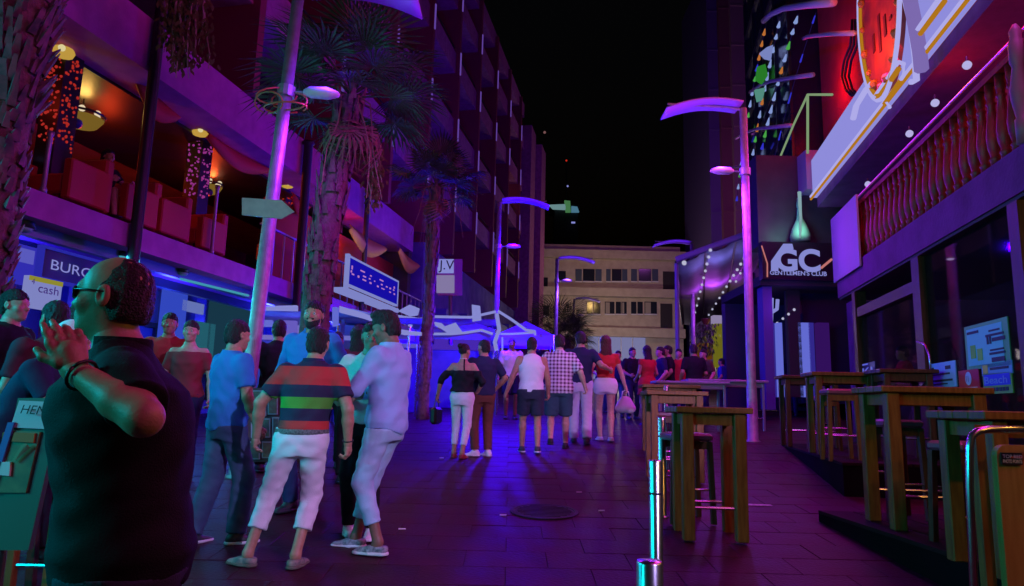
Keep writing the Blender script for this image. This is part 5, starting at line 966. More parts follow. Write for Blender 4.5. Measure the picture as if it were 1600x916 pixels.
# ------------------------------------------------------------------ palms
BARK = mat('palm_bark', (.20, .13, .11), .9, c2=(.11, .07, .06), scale=12, bump=.8, bscale=30); FROND = mat('palm_frond', (.05, .085, .03), .55, c2=(.035, .06, .02), scale=6); DEAD = mat('dead_frond', (.26, .16, .08), .8, c2=(.16, .09, .05), scale=8)
def fan_mesh(n=26, R=.62, pet=.75, droop=.25, seed=0):
    rnd = random.Random(seed); mm = M(); mm.tube([(0, 0, 0), (pet*.5, 0, .03), (pet, 0, 0)], [.018, .014, .010], 5)
    for i in range(n):
        a = math.radians(-128+256*i/(n-1)); L_ = R*(.72+.28*math.cos(a*.55))*rnd.uniform(.92, 1.06); w_ = .024; d = Vector((math.cos(a), math.sin(a), 0)); s = Vector((-math.sin(a), math.cos(a), 0))
        o = Vector((pet, 0, 0)); m1 = o+d*L_*.6+Vector((0, 0, .02+rnd.uniform(-.02, .02)-.03*abs(a))); m2 = o+d*L_+Vector((0, 0, -droop*L_*rnd.uniform(.5, 1.3))); up = Vector((0, 0, .012))
        mm.add([o, m1+s*w_, m1+up, m1-s*w_, m2], [(0, 1, 2), (0, 2, 3), (1, 4, 2), (2, 4, 3)])
    me = bpy.data.meshes.new('frond'); me.from_pydata(mm.v, [], mm.f); return me
def palm(label, x, y, h, r0, nf, R, seed, skirt=8, lean=(0, 0), frond=True, crownz=None):
    rnd = random.Random(seed); g_ = gz(y); rt = thing('palm_tree', label, 'palm tree', (x, y, g_-.05), 0, 'fan palms along the street')
    N = 16; pts = [(lean[0]*(i/N)**2, lean[1]*(i/N)**2, h*i/N) for i in range(N+1)]; rr = [r0*(1.25 if i == 0 else 1-.12*i/N+.04*math.sin(i*2.1)) for i in range(N+1)]; M().tube(pts, rr, 16).build('trunk', BARK, rt, True)
    mm = M()
    for i in range(int(h*45*r0/.2)):
        z = rnd.uniform(h*.08, h*1.0); a = rnd.uniform(0, 6.283); t = z/h; c = Vector((lean[0]*t*t+math.cos(a)*r0*.93, lean[1]*t*t+math.sin(a)*r0*.93, z)); o = Vector((math.cos(a), math.sin(a), 0)); s = Vector((-math.sin(a), math.cos(a), 0))*rnd.uniform(.03, .06); L_ = rnd.uniform(.10, .20)*(1+.6*t)
        tip = c+o*(.03+.09*t*t)*rnd.uniform(.3, 1.0)+Vector((0, 0, L_)); mm.add([c-s, c+s, tip+s*.35, tip-s*.35, c-s+o*.03-Vector((0, 0, .03)), c+s+o*.03-Vector((0, 0, .03))], [(0, 1, 2, 3), (4, 3, 2, 5), (0, 3, 4), (1, 5, 2)])
    mm.build('leaf_base', BARK, rt, kind='stuff')
    top = Vector((lean[0], lean[1], h)); meshes = [fan_mesh(28, R, R*1.15, .22, seed+i) for i in range(3)]; dm = [fan_mesh(20, R*.8, R*.9, .9, seed+9+i) for i in range(2)]
    for me in meshes: me.materials.append(FROND)
    for me in dm: me.materials.append(DEAD)
    for i in range(nf):
        a = i*2.399+rnd.uniform(-.2, .2); el_ = lerp(1.25, -.35, (i/nf)**.8)+rnd.uniform(-.12, .12); o = bpy.data.objects.new('frond', rnd.choice(meshes)); col.objects.link(o); o.parent = rt; o.location = top+Vector((0, 0, .1*(1-i/nf))); o.rotation_euler = (rnd.uniform(-.5, .5), -el_, a); s = rnd.uniform(.85, 1.12); o.scale = (s, s, s)
    for i in range(skirt):
        a = i*2.399+.7; o = bpy.data.objects.new('dead_frond', rnd.choice(dm)); col.objects.link(o); o.parent = rt; o.location = top-Vector((0, 0, .08)); o.rotation_euler = (rnd.uniform(-.6, .6), rnd.uniform(.9, 1.35), a); s = rnd.uniform(.6, .9); o.scale = (s, s, s)
    mm = M()
    for i in range(5):
        a = rnd.uniform(0, 6.28); p = top+Vector((.1*math.cos(a), .1*math.sin(a), 0)); pts = [p+Vector((math.cos(a)*.7*t+.05*math.sin(t*9+i), math.sin(a)*.5*t, .35*t-1.6*t*t*R/.6+.03*math.sin(t*17))) for t in (0, .2, .4, .6, .8, 1)]; mm.tube(pts, [.016, .014, .012, .010, .008, .005], 5)
    mm.build('flower_stalk', DEAD, rt)
pp = P(484, 520, 9.8); palm('big fan palm with thick ringed trunk beside the lamp pole', pp.x, 9.8, P(548, 150, 9.8).z-gz(9.8), .20, 30, .74, 11, 10, (.36, 0))
pp = P(668, 480, 16); palm('smaller fan palm rising behind the market stalls', pp.x, 16, P(672, 290, 16).z-gz(16), .13, 22, .60, 23, 6, (.1, 0))
pp = P(862, 520, 44); palm('dark palm lit orange in front of the cream building', pp.x, 44, 2.6, .2, 30, 1.5, 31, 4)
pp = P(886, 520, 38); palm('dark bushy palm beside the far street lamp', pp.x, 38, 2.4, .2, 26, .8, 37, 4)
# thick near palm trunk at the left edge, crown above the frame
rt = thing('palm_tree', 'thick rough palm trunk at the left frame edge', 'palm tree', (P(-22, 300, 6.6).x, 6.6, gz(6.6)-.05), 0, 'fan palms along the street'); rnd = random.Random(4)
M().tube([(0, 0, 7.2*i/12) for i in range(13)], [.34, .30, .28, .27, .27, .27, .28, .31, .35, .38, .40, .36, .25], 18).build('trunk', BARK, rt, True)
mm = M()
for i in range(900):
    z = rnd.uniform(1.5, 7.0); a = rnd.uniform(0, 6.283); rr = .27+.10*max(0, min(1, (z-3.6)/1.8)); c = Vector((math.cos(a)*rr*.97, math.sin(a)*rr*.97, z)); o = Vector((math.cos(a), math.sin(a), 0)); s = Vector((-math.sin(a), math.cos(a), 0))*rnd.uniform(.025, .055); big = 1.3 if z > 3.8 else .7; tip = c+o*rnd.uniform(.05, .13)*big+Vector((0, 0, rnd.uniform(.08, .2)*big))
    mm.add([c-s, c+s, tip+s*.5, tip-s*.5, c-s+o*.04-Vector((0, 0, .04)), c+s+o*.04-Vector((0, 0, .04))], [(0, 1, 2, 3), (4, 3, 2, 5), (0, 3, 4), (1, 5, 2)])
mm.build('leaf_base', mat('palm_boot', (.20, .12, .13), .85, c2=(.05, .08, .075), scale=9), rt, kind='stuff')
nm_ = [fan_mesh(28, .85, 1.0, .3, 60+i) for i in range(2)]
for me in nm_: me.materials.append(FROND)
for i in range(16):
    o = bpy.data.objects.new('frond', nm_[i % 2]); col.objects.link(o); o.parent = rt; o.location = (0, 0, 7.1); o.rotation_euler = (rnd.uniform(-.4, .4), -lerp(1.2, .1, i/16), i*2.4)
# straggly plants hanging from the hotel balcony and from the palm
def hanger(label, px, py0, py1, Y, wpx, n, seed, green=.4):
    rnd = random.Random(seed); r = thing('hanging_plant', label, 'plant', P(px, py0, Y), world=True); mm = M(); lf = M()
    for i in range(n):
        x0 = px+rnd.uniform(-wpx, wpx); L_ = rnd.uniform(.55, 1.0); pts = []; x = x0
        for j in range(7): x += rnd.uniform(-4, 4); pts.append(P(x, lerp(py0, py1, L_*j/6), Y+.1*math.sin(i+j)))
        mm.tube(pts, [.02, .018, .015, .013, .011, .009, .006], 5)
        for j in range(1, 6):
            for q in range(9):
                c = pts[j]+Vector((rnd.uniform(-.1, .1), rnd.uniform(-.1, .1), rnd.uniform(-.1, .1))); d = Vector((rnd.uniform(-.08, .08), rnd.uniform(-.05, .05), -.10)); s = Vector((.022, .01, 0)); lf.add([c, c+d*.5+s, c+d, c+d*.5-s], [(0, 1, 2, 3)])
    mm.build('stem', mat('pale_stem', (.45, .32, .26), .7), r, True); lf.build('foliage', mat('olive_leaf', (.12, .11, .03), .6), r, kind='stuff')
hanger('straggly plant hanging down from above at the upper left', 292, -20, 132, 9.0, 34, 12, 3); hanger('thin dry stems hanging right of the big palm', 588, 225, 342, 11.5, 10, 5, 8)
# ------------------------------------------------------------------ people
def cloth(name, c, c2=None, rough=.85): return mat('cloth_'+name, c, rough, c2=c2, scale=5, bump=.25, bscale=220, spec=.25)
WHT = cloth('white', (.74, .74, .76)); BLK = cloth('black', (.012, .012, .015)); NVY = cloth('navy', (.02, .025, .07)); JEAN = cloth('denim', (.05, .085, .16), (.08, .12, .20)); PJEAN = cloth('pale_denim', (.34, .55, .70), (.44, .64, .76)); LBLU = cloth('light_blue', (.035, .22, .58)); SHIRTB = cloth('shirt_blue', (.34, .50, .80)); BRN = cloth('brown', (.14, .055, .035)); REDC = cloth('red', (.5, .035, .03)); SHO = mat('shoe_dark', (.03, .035, .04), .5); SHW = mat('shoe_white', (.72, .72, .74), .5); SOLE = mat('sole_white', (.7, .7, .7), .6); CAPW = cloth('cap', (.78, .78, .80)); TEALS = cloth('teal_short', (.04, .10, .13)); DKB = cloth('dark_blue', (.03, .035, .06))
def ring_at(J, c, d, rad, r_, name, mt_):
    d = Vector(d).normalized(); a = d.orthogonal().normalized(); b = d.cross(a); k = J['k']; c = Vector(c)*k
    M().tube([c+(a*math.cos(i*math.pi/8)+b*math.sin(i*math.pi/8))*rad for i in range(17)], r_, 6).build(name, mt_, J['root'], True)
# bald man in the foreground
def big_extras(J):
    k = J['k']; H3 = J['H3']; lens = mat('tinted_lens', (.02, .03, .03), .12); fr = mat('glasses_frame', (.01, .01, .012), .3); g_ = None
    root = J['root']
    for s in (-1, 1):
        pts = [H3((s*(.032+.024*math.cos(a*math.pi/6)), .092-.010*abs(math.cos(a*math.pi/6)), .008+.017*math.sin(a*math.pi/6)))*k for a in range(12)]
        mm = M(); mm.add([p for p in pts]+[p+Vector((0, -.003, 0)) for p in pts], [tuple(range(12)), tuple(range(12, 24))[::-1]]+[(i, (i+1) % 12, 12+(i+1) % 12, 12+i) for i in range(12)]); ln = mm.build('glasses_lens', lens, root); M().tube(pts+[pts[0]], .0022, 6).build('glasses_frame', fr, ln, True); M().tube([H3((s*.056, .085, .014))*k, H3((s*.079, .03, .014))*k, H3((s*.083, -.02, .012))*k], .0022, 6).build('glasses_arm', fr, ln, True)
    M().tube([H3((-.010, .094, .012))*k, H3((.010, .094, .012))*k], .0022, 6).build('glasses_bridge', fr, root)
    w_, e = J['wr'][0], J['el'][0]; ring_at(J, w_+(e-w_)*.10, w_-e, .038, .0045, 'bracelet', BLACK)
bx = -1.06; by = 2.05
person('bald man in black polo shirt and glasses, nearest at left, arm raised', (bx, by, gz(by)), 1.762, 118, dict(top=dict(m=cloth('black_polo', (.006, .006, .008)), sleeve=.80, hem=.84, g=.022, cuff=.070, fold=.005, collar=cloth('black_polo', (.006, .006, .008))), bottom=dict(m=DKB, hem=.06, g=.02), shoe=dict(m=SHO)),
       res=.009, hres=.0042, fres=.0042, fat=1.22, lean=(0, .06), hands=[(-.27, .15, 1.40), (.30, .10, .86)], hints=[(-1, -.35, -.45), (.5, -1, 0)], handdir=[(.25, .35, .88), None], palm=[(1, .1, -.2), None], curl=(.28, .7), head=(-26, 4, 0), hair='bald', haircol='hair_black', face=True, extras=big_extras)
# man in pale blue tee
p, H = stand(338, 850, 499)
person('man in pale blue tee and jeans seen from behind', p, H, -42, dict(top=dict(m=LBLU, sleeve=.72, hem=.86, tail=.35, g=.026, cuff=.068, fold=.006), bottom=dict(m=JEAN, hem=.085, g=.018, knee=.083, cuff=.078, fold=.006), shoe=dict(m=SHO, sole=SOLE)), res=.0105, hres=.006, fres=.005,
       feet=[(-.13, -.14, .085), (.10, .10, .085)], hands=[(-.14, .22, 1.02), (.22, .14, .90)], toes=(6, -16), head=(8, -4, 0), hair='short', hints=[(-1, -.6, 0), (.8, -1, 0)])
# man in striped polo
R_, N_, G_, B_ = (.50, .035, .03), (.016, .014, .05), (.08, .36, .03), (.02, .03, .30)
POLO = ramp_mat('striped_polo', [(0, R_), (.985, N_), (1.075, G_), (1.155, N_), (1.235, R_), (1.375, N_), (1.42, B_), (1.50, N_)])
p, H = stand(432, 886, 500)
def belt_x(J): ring_at(J, J['wr'][1]-np.array([0, 0, -.02]), J['wr'][1]-J['el'][1], .036, .005, 'bracelet', BLACK)
p3 = person('man in red navy and green striped polo and rolled white trousers', p, H, 4, dict(top=dict(m=POLO, sleeve=.70, hem=.988, g=.022, cuff=.067, fold=.004, collar=NVY), bottom=dict(m=WHT, hem=.26, g=.016, knee=.074, cuff=.066, fold=.006, waist=1.0, belt=mat('woven_belt', (.16, .18, .16), .7, c2=(.05, .06, .06), scale=90)), shoe=dict(m=mat('espadrille', (.30, .26, .20), .8, c2=(.10, .12, .11), scale=28), sole=mat('rope_sole', (.12, .11, .08), .9), low=True)), res=.0095, hres=.0055, fres=.0045,
       pel=(.11, 0, -.035), lean=(.04, .03), feet=[(-.21, .02, .085), (.13, -.02, .085)], toes=(62, -14), hands=[(-.24, .10, .90), (.44, .03, .86)], hints=[(-1, -.7, 0), (.8, -1, 0)], curl=(.5, .8), head=(-4, -3, 2), extras=belt_x)
# facing man with moustache
p, H = stand(470, 800, 470)
person('moustached man in light blue open shirt facing the camera', p, H, 165, dict(top=dict(m=LBLU, sleeve=1.55, hem=.88, g=.024, fold=.006, collar=LBLU), bottom=dict(m=cloth('blue_trouser', (.03, .05, .14)), hem=.07), shoe=dict(m=SHO)), res=.011, hres=.0052, fres=.006, head=(14, 2, 0), face='beard', hands=[(-.30, .16, 1.0), (.26, .18, .98)], fat=1.05)
# smiling man in white tee
p, H = stand(564, 838, 503)
person('smiling man in white tee and black trousers holding hands forward', p, H, 172, dict(top=dict(m=cloth('ivory', (.72, .72, .66)), sleeve=.75, hem=.90, g=.022, fold=.005), bottom=dict(m=BLK, hem=.09, g=.010, knee=.066, cuff=.056), shoe=dict(m=SHW, sole=SOLE)), res=.011, hres=.0055, fres=.005, head=(22, -6, 0), face=True, feet=[(-.10, .05, .085), (.12, -.03, .085)], toes=(10, 26), hands=[(-.02, .30, 1.12), (.20, .24, 1.10)], hints=[(-1, -.5, -.5), (1, -.5, -.5)], skin='skin_tan')
# man in pale shirt looking at phone
def phone_x(J):
    k = J['k']; c = Vector(J['wr'][0]*.5+J['wr'][1]*.5+np.array([0, .10, .05]))*k; M().cbox(c.x-.036, c.x+.036, c.y-.006, c.y+.006, c.z-.06, c.z+.06, .004).build('phone', BLACK, J['root'])
p, H = stand(598, 864, 481)
person('man in pale blue long shirt and light jeans looking down at his hands', p, H, 72, dict(top=dict(m=SHIRTB, sleeve=1.72, hem=.84, tail=.45, g=.026, fold=.007, collar=SHIRTB), bottom=dict(m=PJEAN, hem=.22, g=.014, knee=.072, cuff=.058, fold=.006), shoe=dict(m=mat('patterned_slipon', (.10, .12, .14), .6, c2=(.42, .42, .46), scale=34), sole=SOLE, low=True)), res=.0095, hres=.0055, fres=.0045,
       pel=(0, .02, -.02), feet=[(-.08, .0, .085), (.09, .27, .085)], toes=(6, 16), hands=[(-.10, .34, 1.10), (.02, .33, 1.10)], hints=[(-1, -.6, -.6), (1, -.6, -.6)], head=(6, -16, 0), hair='quiff', skin='skin_dark', palm=[(1, .1, .3), (-1, .1, .3)])
# couple standing with backs turned
def choker(J):
    k = J['k']; s_ = J['spine']; ring_at(J, s_(1.515), (0, 0, 1), .052*k, .006, 'choker', mat('choker_white', (.6, .55, .6), .6)); M().tube([Vector(s_(1.50)+np.array([.03, -.055, 0]))*k, Vector(s_(1.40)+np.array([.04, -.095, 0]))*k, Vector(s_(1.33)+np.array([.05, -.118, 0]))*k], .010, 6).build('strap', BLK, J['root'])
    w_ = Vector(J['wr'][0])*k; b_ = M().cbox(w_.x-.05, w_.x+.05, w_.y-.20, w_.y+.12, w_.z-.42, w_.z-.18, .03).build('handbag', mat('black_leather', (.012, .01, .012), .35), J['root']); M().tube([w_+Vector((0, -.15, -.19)), w_+Vector((0, -.06, .0)), w_+Vector((0, .03, .0)), w_+Vector((0, .08, -.19))], .008, 6).build('bag_strap', BLACK, b_)
p, H = stand(716, 716, 537)
person('woman in black off-shoulder top and white trousers seen from behind', p, H, -12, dict(top=dict(m=BLK, sleeve=1.35, hem=1.0, topz=1.33, g=.035, flare=.05, cuff=.07, fold=.008), bottom=dict(m=WHT, hem=.20, g=.010, knee=.066, cuff=.052, fold=.004), shoe=dict(m=mat('heel_red', (.30, .05, .04), .5), low=True)), res=.013, female=True, hands=[(-.38, .04, .95), (.22, .18, 1.0)], hints=[(-1, -.8, 0), (1, -.6, 0)], head=(-25, 0, 0), hair='bun', pel=(.03, 0, 0), feet=[(-.09, .06, .085), (.08, -.08, .085)], extras=choker)
p, H = stand(752, 713, 531)
person('man in dark shirt and brown trousers with white trainers', p, H, 18, dict(top=dict(m=NVY, sleeve=.8, hem=.90, g=.024), bottom=dict(m=BRN, hem=.10, g=.016, knee=.074, cuff=.064), shoe=dict(m=SHW, sole=SOLE)), res=.013, head=(30, 0, 0), hands=[(-.12, .26, 1.16), (.24, .16, 1.0)], hints=[(-1, -.5, -.5), (1, -.6, 0)], toes=(75, 20))
# walkers seen from behind
p, H = stand(828, 708, 527)
person('man in white tank top and dark shorts walking away', p, H, 4, dict(top=dict(m=WHT, sleeve=0, tank=True, hem=.90, g=.020, neck=.09), bottom=dict(m=DKB, hem=.56, g=.02, cuff=.098, name='shorts'), shoe=dict(m=SHO, sole=SOLE)), res=.013, feet=[(-.11, .14, .085), (.10, -.12, .10)], hands=[(-.38, .06, .88), (.28, .14, .9)], head=(-22, 0, 0), fat=1.06, skin='skin_tan')
p, H = stand(872, 702, 523)
person('man in checked shirt and dark shorts walking away', p, H, -8, dict(top=dict(m=check_mat('checked_shirt', (.74, .70, .78), (.10, .012, .08), 17), sleeve=.92, hem=.84, g=.034, flare=.04, cuff=.078, fold=.006, collar=WHT), bottom=dict(m=TEALS, hem=.50, g=.024, cuff=.105, name='shorts'), shoe=dict(m=BLACK)), res=.013, fat=1.12, feet=[(-.10, -.22, .16), (.10, .16, .085)], hands=[(-.36, .10, .95), (.40, .06, .95)], head=(10, 0, 0), skin='skin_pale')
p, H = stand(906, 694, 518)
person('man in dark tee and white trousers with arm round the woman', p, H, -4, dict(top=dict(m=NVY, sleeve=.75, hem=.93, g=.022), bottom=dict(m=cloth('lilac_white', (.62, .58, .70)), hem=.07, g=.018, knee=.08, cuff=.075), shoe=dict(m=SHO)), res=.013, feet=[(-.09, .16, .085), (.10, -.14, .09)], hands=[(-.28, .08, .88), (.46, .05, 1.16)], hints=[(-.5, -1, 0), (.2, -1, -.6)], head=(6, 0, 0))
def bag_x(J):
    k = J['k']; w_ = Vector(J['wr'][1])*k+Vector((0, 0, -.06)); mm = M(); N = 10; rg = []
    for i in range(9):
        t = i/8; z = -.40+.30*t; wd = (.11, .16, .175, .17, .15, .13, .11, .09, .06)[i]; rg.append([(w_.x+wd*math.cos(a*math.pi/6)*k, w_.y+wd*.5*math.sin(a*math.pi/6)*k, w_.z+z) for a in range(12)])
    b_ = mm.loft(rg).build('handbag', mat('white_bag', (.74, .72, .76), .5), J['root'], True)
    for s in (-1, 1): M().tube([w_+Vector((-.07, s*.02, -.14)), w_+Vector((-.05, s*.02, -.02)), w_+Vector((0, s*.015, .0)), w_+Vector((.05, s*.02, -.02)), w_+Vector((.07, s*.02, -.14))], .009, 6).build('bag_handle', mat('white_bag', (.74, .72, .76), .5), b_, True)
p, H = stand(946, 690, 524)
person('long haired woman in red top and white shorts carrying a white handbag', p, H, 2, dict(top=dict(m=REDC, sleeve=.5, hem=1.04, g=.012, cuff=.05, topz=1.44), bottom=dict(m=WHT, hem=.78, g=.014, cuff=.10, name='shorts', fold=.003, waist=1.03), shoe=dict(m=SHW, low=True)), res=.013, female=True, feet=[(-.07, .12, .095), (.07, -.12, .10)], hands=[(-.22, .14, 1.0), (.34, .02, .88)], hair='long', haircol='hair_red', skin='skin_pale', extras=bag_x)
p, H = stand(1012, 665, 540)
person('woman in short red dress with long dark hair', p, H, 25, dict(top=dict(m=REDC, sleeve=.35, hem=.66, g=.02, flare=.10, topz=1.44, name='dress'), shoe=dict(m=SHO, low=True)), res=.015, female=True, hair='long', feet=[(-.06, 0, .085), (.07, .02, .085)], hands=[(-.16, .22, 1.0), (.2, .2, 1.0)])
p, H = stand(797, 655, 529)
person('man in white tee and dark shorts standing under the stall', p, H, 186, dict(top=dict(m=WHT, sleeve=.8, hem=.90, g=.026), bottom=dict(m=NVY, hem=.52, g=.02, cuff=.10, name='shorts'), shoe=dict(m=SHO)), res=.016, skin='skin_dark')
# crowd up the street
crowd = [(966, 652, 548, 170, NVY, JEAN, 'short', 0, 'man in dark tee holding a blue bag, left of the red dress', 'skin_tan'), (988, 655, 543, 200, BLK, NVY, 'short', 0, 'man in black with a white collar just left of the red dress', 'skin_tan'), (1034, 662, 542, 95, NVY, JEAN, 'short', 0, 'man in blue facing left, right of the red dress', 'skin_pale'), (1046, 662, 540, 80, BLK, BLK, 'short', 0, 'tall man in black beside the man in blue', 'skin_tan'), (1062, 655, 545, 160, REDC, NVY, 'short', 0, 'man in red top partly behind the oak tables', 'skin_pale'), (1086, 668, 538, 10, BLK, BLK, 'short', 0, 'broad man in black seen from behind over the oak tables', 'skin_tan'), (1102, 660, 546, 120, cloth('olive', (.09, .08, .03)), NVY, 'short', 0, 'man in olive top beside the broad man in black', 'skin_pale'), (1130, 645, 560, 60, cloth('royal', (.03, .05, .40)), NVY, 'short', 0, 'person in bright blue top seated by the snack bar', 'skin_tan'), (1152, 640, 566, 200, BLK, BLK, 'long', 1, 'long haired person in black near the lilac column', 'skin_pale'), (1238, 650, 552, 150, BLK, NVY, 'short', 0, 'man in black at the club entrance', 'skin_tan'), (846, 640, 532, 20, NVY, NVY, 'short', 0, 'man in navy behind the white tank top', 'skin_tan'), (940, 645, 548, 185, NVY, JEAN, 'bob', 1, 'woman in navy far behind the handbag', 'skin_pale')]
for px, py, top, yw, tm, bm, hr, fem, lab, sk in crowd:
    p, H = stand(px, py, top); person(lab, p, min(max(H, 1.5), 1.9), yw, dict(top=dict(m=tm, sleeve=.8, hem=.9, g=.024), bottom=dict(m=bm, hem=.07, g=.016), shoe=dict(m=SHO)), res=.02, hres=.012, fres=.010, female=bool(fem), hair=hr, skin=sk, hands=[(-.26, .14, .95), (.2, .24, 1.05)], group='crowd up the street')
# people behind the group of men
back = [(256, 640, 8.5, 489, 200, cloth('red_white', (.45, .05, .05)), 'short', 0, 'man in red and white top behind the bald man', 'skin_tan', NVY), (291, 650, 8.0, 501, 190, mat('cloth_burg', (.22, .02, .03), .8), 'bun', 1, 'woman in red off-shoulder top behind the blue tee man', 'skin_pale', NVY), (430, 640, 8.8, 500, 30, BLK, 'short', 0, 'man in black behind the moustached man, left', 'skin_tan', BLK), (523, 640, 9.2, 519, 190, cloth('wine', (.12, .01, .03)), 'short', 0, 'person in wine red top left of the smiling man', 'skin_dark', BLK), (556, 640, 8.2, 507, 15, cloth('wine', (.12, .01, .03)), 'long', 1, 'long dark haired woman in wine red seen from behind', 'skin_tan', BLK), (75, 640, 5.0, 470, 60, cloth('maroon_tee', (.10, .02, .04)), 'short', 0, 'man in maroon tee looking left behind the raised hand', 'skin_tan', DKB), (112, 640, 5.6, 474, 330, cloth('blue_white_shirt', (.25, .32, .62)), 'short', 0, 'person in blue white shirt just left of the bald man face', 'skin_pale', NVY), (2, 640, 6.0, 452, 270, BLK, 'short', 0, 'dark haired man cut by the left frame edge', 'skin_pale', BLK)]
for px, py, Y, top, yw, tm, hr, fem, lab, sk, bm in back:
    q = P(px, 600, Y); zt = P(px, top, Y).z; person(lab, (q.x, Y, gz(Y)), min(max(zt-gz(Y), 1.5), 1.95), yw, dict(top=dict(m=tm, sleeve=.75, hem=.9, g=.024, topz=1.40 if 'off-shoulder' in lab else 1.5), bottom=dict(m=bm, hem=.07, g=.016), shoe=dict(m=SHO)), res=.014, hres=.0075, fres=.007, female=bool(fem), hair=hr, skin=sk, face=(yw in (190, 200)), hands=[(-.28, .10, .90), (.26, .14, .92)] if Y != 5.6 else [(-.2, .25, 1.1), (.34, .1, 1.25)])
# seated man with cap on a bar stool
def cap_x(J):
    k = J['k']; hq = J['hq']; H3 = J['H3']
    def fc(p):
        q = hq(p); d = sd_el(q, (0, -.014, .045), (.086, .106, .094)); d = np.maximum(d, .018-q[:, 2]+q[:, 1]*.05); b_ = np.maximum(np.maximum(sd_el(q, (0, -.10, .028), (.072, .085, .014)), -.5), q[:, 1]+.0); return np.minimum(d, b_)
    c = H3((0, 0, .04)); J['part']('cap', fc, CAPW, c-.2, c+.2, .006)
    w_ = Vector(J['wr'][1])*k; M().cbox(w_.x-.10, w_.x-.02, w_.y+.04, w_.y+.055, w_.z+.02, w_.z+.16, .004).build('phone', BLACK, J['root'])
Ys = 4.3; q = P(16, 600, Ys); person('seated man in navy tee and backwards white cap at far left', (q.x, Ys, gz(Ys)), 1.74, 285, dict(top=dict(m=NVY, sleeve=.75, hem=.90, g=.024), bottom=dict(m=cloth('sky_shorts', (.10, .20, .40)), hem=.56, g=.018, cuff=.10, name='shorts'), shoe=dict(m=SHO)), res=.011, hres=.006, fres=.0055, lean=(0, .20), pel=(0, 0, -.06), feet=[(-.13, .40, .40), (.13, .42, .40)], hands=[(-.10, .40, 1.22), (.08, .42, 1.24)], hints=[(-1, -.2, -.8), (1, -.2, -.8)], head=(0, -14, 0), extras=cap_x, face=True)
stool('dark bar stool under the man in the white cap', q.x, Ys, 0, None, .74, DKWOOD)
cf = P(60, 628, 4.35); tb = oak_table('small wooden table in front of the man in the white cap', q.x+.55, 4.25, .7, .5, .98, 0, None, OAK, leg=.05)
# guest on the upper terrace
Yt, zt = LF.px(150, 285, -.9); person('guest sitting with bare legs on the red terrace', LF.pt(Yt, -.75, 4.031), 1.68, 250, dict(top=dict(m=BLK, sleeve=.6, hem=.9, g=.02), bottom=dict(m=BLK, hem=.70, g=.02, cuff=.10, name='shorts'), shoe=dict(m=SHO, low=True)), res=.014, female=True, pel=(0, 0, -.42), feet=[(-.10, .50, .10), (.22, .55, .16)], hands=[(-.2, .36, .75), (.2, .36, .75)], hair='long')
Yt, zt = LF.px(285, 330, -2.2); person('guest standing among the terrace tables by the chandelier', LF.pt(Yt, -2.2, 4.031), 1.72, 200, dict(top=dict(m=BLK, sleeve=.8), bottom=dict(m=BLK), shoe=dict(m=SHO)), res=.018)
Yt, zt = LF.px(425, 370, -1.4); person('guest behind the arrow board on the terrace', LF.pt(Yt, -1.5, 4.031), 1.72, 230, dict(top=dict(m=BLK, sleeve=.8), bottom=dict(m=BLK), shoe=dict(m=SHO)), res=.018)
# person in red behind the bar glass
pr_ = RF.pt(RF.px(1412, 560, .7)[0], .7, 0); person('person in red top by the timber door post of the bar', (pr_.x, pr_.y, gz(pr_.y)+.1), 1.70, 75, dict(top=dict(m=REDC, sleeve=.8, hem=.9, g=.024), bottom=dict(m=BLK, hem=.07), shoe=dict(m=SHO)), res=.014, hands=[(-.2, .35, 1.0), (.2, .3, 1.0)])
# ------------------------------------------------------------------ light from the lit things in view, their continuation along both fronts, and added fill
def rarea(nm, Y, o, z, tgt, e, c, s, sy): light(nm, 'AREA', RF.pt(Y, o, z), e, c, s, tgt, sy=sy)
rarea('neon_front_light', 12, .45, 7.3, RF.pt(11, -6, 0), 200, (.8, 0, .9), 9, .8)        # white panel of the neon front
rarea('neon_front_light', 1.5, .45, 7.3, RF.pt(3.5, -5, 1), 170, (1, .02, .62), 6, .8)
rarea('neon_front_light', 6.5, .45, 7.3, (0, 11.5, 1.2), 170, (.85, .05, .85), 4, .8)
rarea('neon_disc_light', 9.5, .3, 8.0, RF.pt(8, -6, 0), 150, (1, 0, .06), 2.5, 2.5)
light('balcony_red_light', 'POINT', RF.pt(9.8, .75, 6.1), 22, (1, .03, .01), .2); light('balcony_red_light', 'POINT', RF.pt(7.4, .75, 6.1), 20, (1, .03, .01), .2); light('neon_wall_light', 'POINT', RF.pt(16.3, .7, 9.6), 55, (1, .01, .01), .3); light('disc_glow', 'POINT', RF.pt(Yc, -.15, zc-.9), 70, (1, .16, .03), .3); light('neon_wall_light', 'POINT', RF.pt(12.5, .6, 9.4), 60, (1, .01, .01), .3)
# shops on the left
for Y, e, c in ((-.5, 230, (0, .80, .78)), (3.6, 220, (0, .66, .90)), (8.3, 60, (.03, .75, .75)), (10.5, 40, (.03, .55, .85)), (13.2, 70, (.05, .30, 1))): light('tube_glow', 'AREA', LF.pt(Y, .05, 3.45), e, c, 1.8, LF.pt(Y-.6+(Y < 5)*1.2, 6, 1.0), sy=.2)
for Y, e in ((9.2, 70), (12.6, 80), (16, 150), (19.5, 150)): light('shop_light', 'POINT', LF.pt(Y, -1.2, 3.1), e, (.03, .04, 1), .15)
# warm fill points added out of view under the near balcony
for Y, e in ((3.0, 40), (1.0, 70)): light('warm_fill', 'POINT', RF.pt(Y, -.05, 3.3), e, (1, .42, .06), .08)
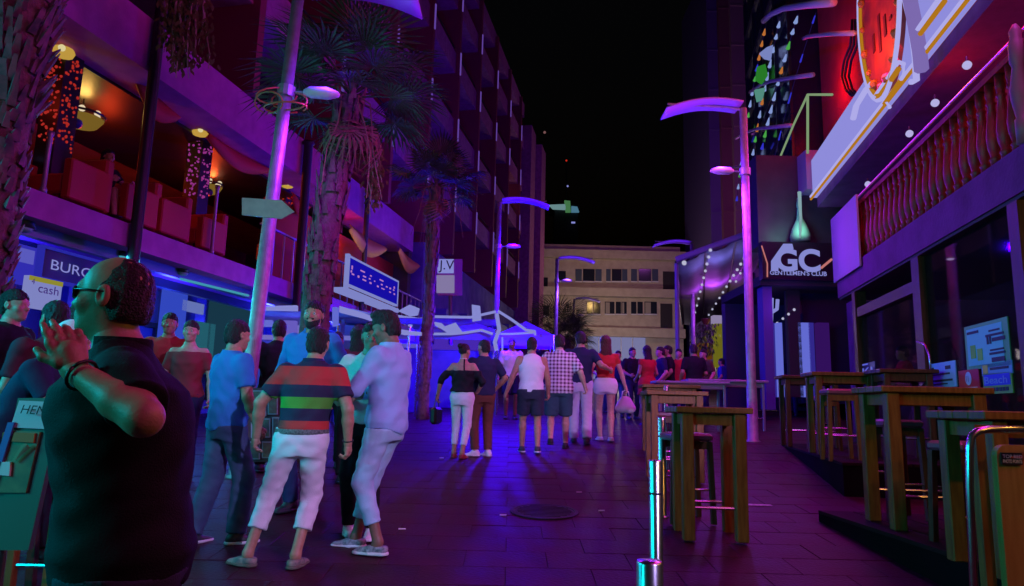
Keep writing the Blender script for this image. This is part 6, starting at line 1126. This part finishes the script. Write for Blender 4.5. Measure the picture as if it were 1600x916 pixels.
# terrace bar
light('chandelier_light', 'POINT', ch1+Vector((0, 0, .12)), 14, (1, .55, .12), .1); light('chandelier_light', 'POINT', ch2+Vector((0, 0, .1)), 22, (1, .10, .02), .1)
for Y, o, e in ((8.8, -1.2, 5), (11.8, -2.2, 20), (14.5, -2.0, 24), (18, -.4, 14)): light('bar_red_light', 'POINT', LF.pt(Y, o, 5.8), e, (1, .05, .01), .15)
# stalls
for x, y, z, e in ((c1[0][0]+.9, 18.4, gz(18)+2.1, 260), (c2[0][0]+1.4, 19.5, gz(19)+2.1, 420), (c3[0][0]+.8, 16, gz(16)+2.1, 260), (-.15, 16.4, gz(16.4)+2.3, 620)): light('stall_light', 'POINT', (x, y, z), e, (.03, 0, 1), .15)
light('counter_light', 'POINT', P(440, 520, 12.4), 25, (.3, .25, 1), .2)
# top of the street
light('building_lamp', 'POINT', P(838, 470, 45), 1900, (1, .45, .05), .3); light('far_lamp', 'POINT', P(960, 430, 45), 190, (1, .62, .2), .3); light('shop_lamp', 'POINT', P(965, 548, 45), 480, (.80, .68, .70), .3)
# club side
light('club_light', 'POINT', P(1240, 470, YG-.5), 12, (.25, .05, 1), .2); light('splash_light', 'POINT', P(1250, 350, YG-.5), 14, (.3, 1, .75), .1); light('pergola_light', 'POINT', P(1120, 470, 27), 110, (.50, .06, .9), .2); light('pergola_light', 'POINT', P(1130, 445, 21.5), 60, (.25, .25, .9), .2); light('snack_light', 'POINT', P(1128, 525, 29), 20, (1, .7, .1), .2); light('tower_light', 'POINT', P(1150, 250, 38), 420, (.65, .12, .9), .4)
# added unseen fill spots beside the camera, lighting the group and the walkers
for nm, fr, Y, o, z, tgt, e, c, sz in (('right_fill_spot', RF, -1.5, -.1, 3.4, (-1.4, 5.4, 1.1), 1500, (.55, .40, 1), 30), ('right_fill_spot', RF, 1.0, -.1, 3.45, (.7, 11.6, 1.7), 2200, (.60, .36, 1), 26), ('left_fill_spot', LF, -3, .1, 3.35, (-1.6, 5.4, 1.1), 900, (.0, .62, 1), 26)):
    light(nm, 'SPOT', fr.pt(Y, o, z), e, c, .1, tgt, sz)
light('swag_fill', 'POINT', LF.pt(17.2, .55, 5.0), 16, (1, .55, .08), .1); light('swag_fill', 'POINT', LF.pt(20.2, .55, 5.2), 12, (1, .55, .08), .1)  # warm points added only to brighten the yellow swags
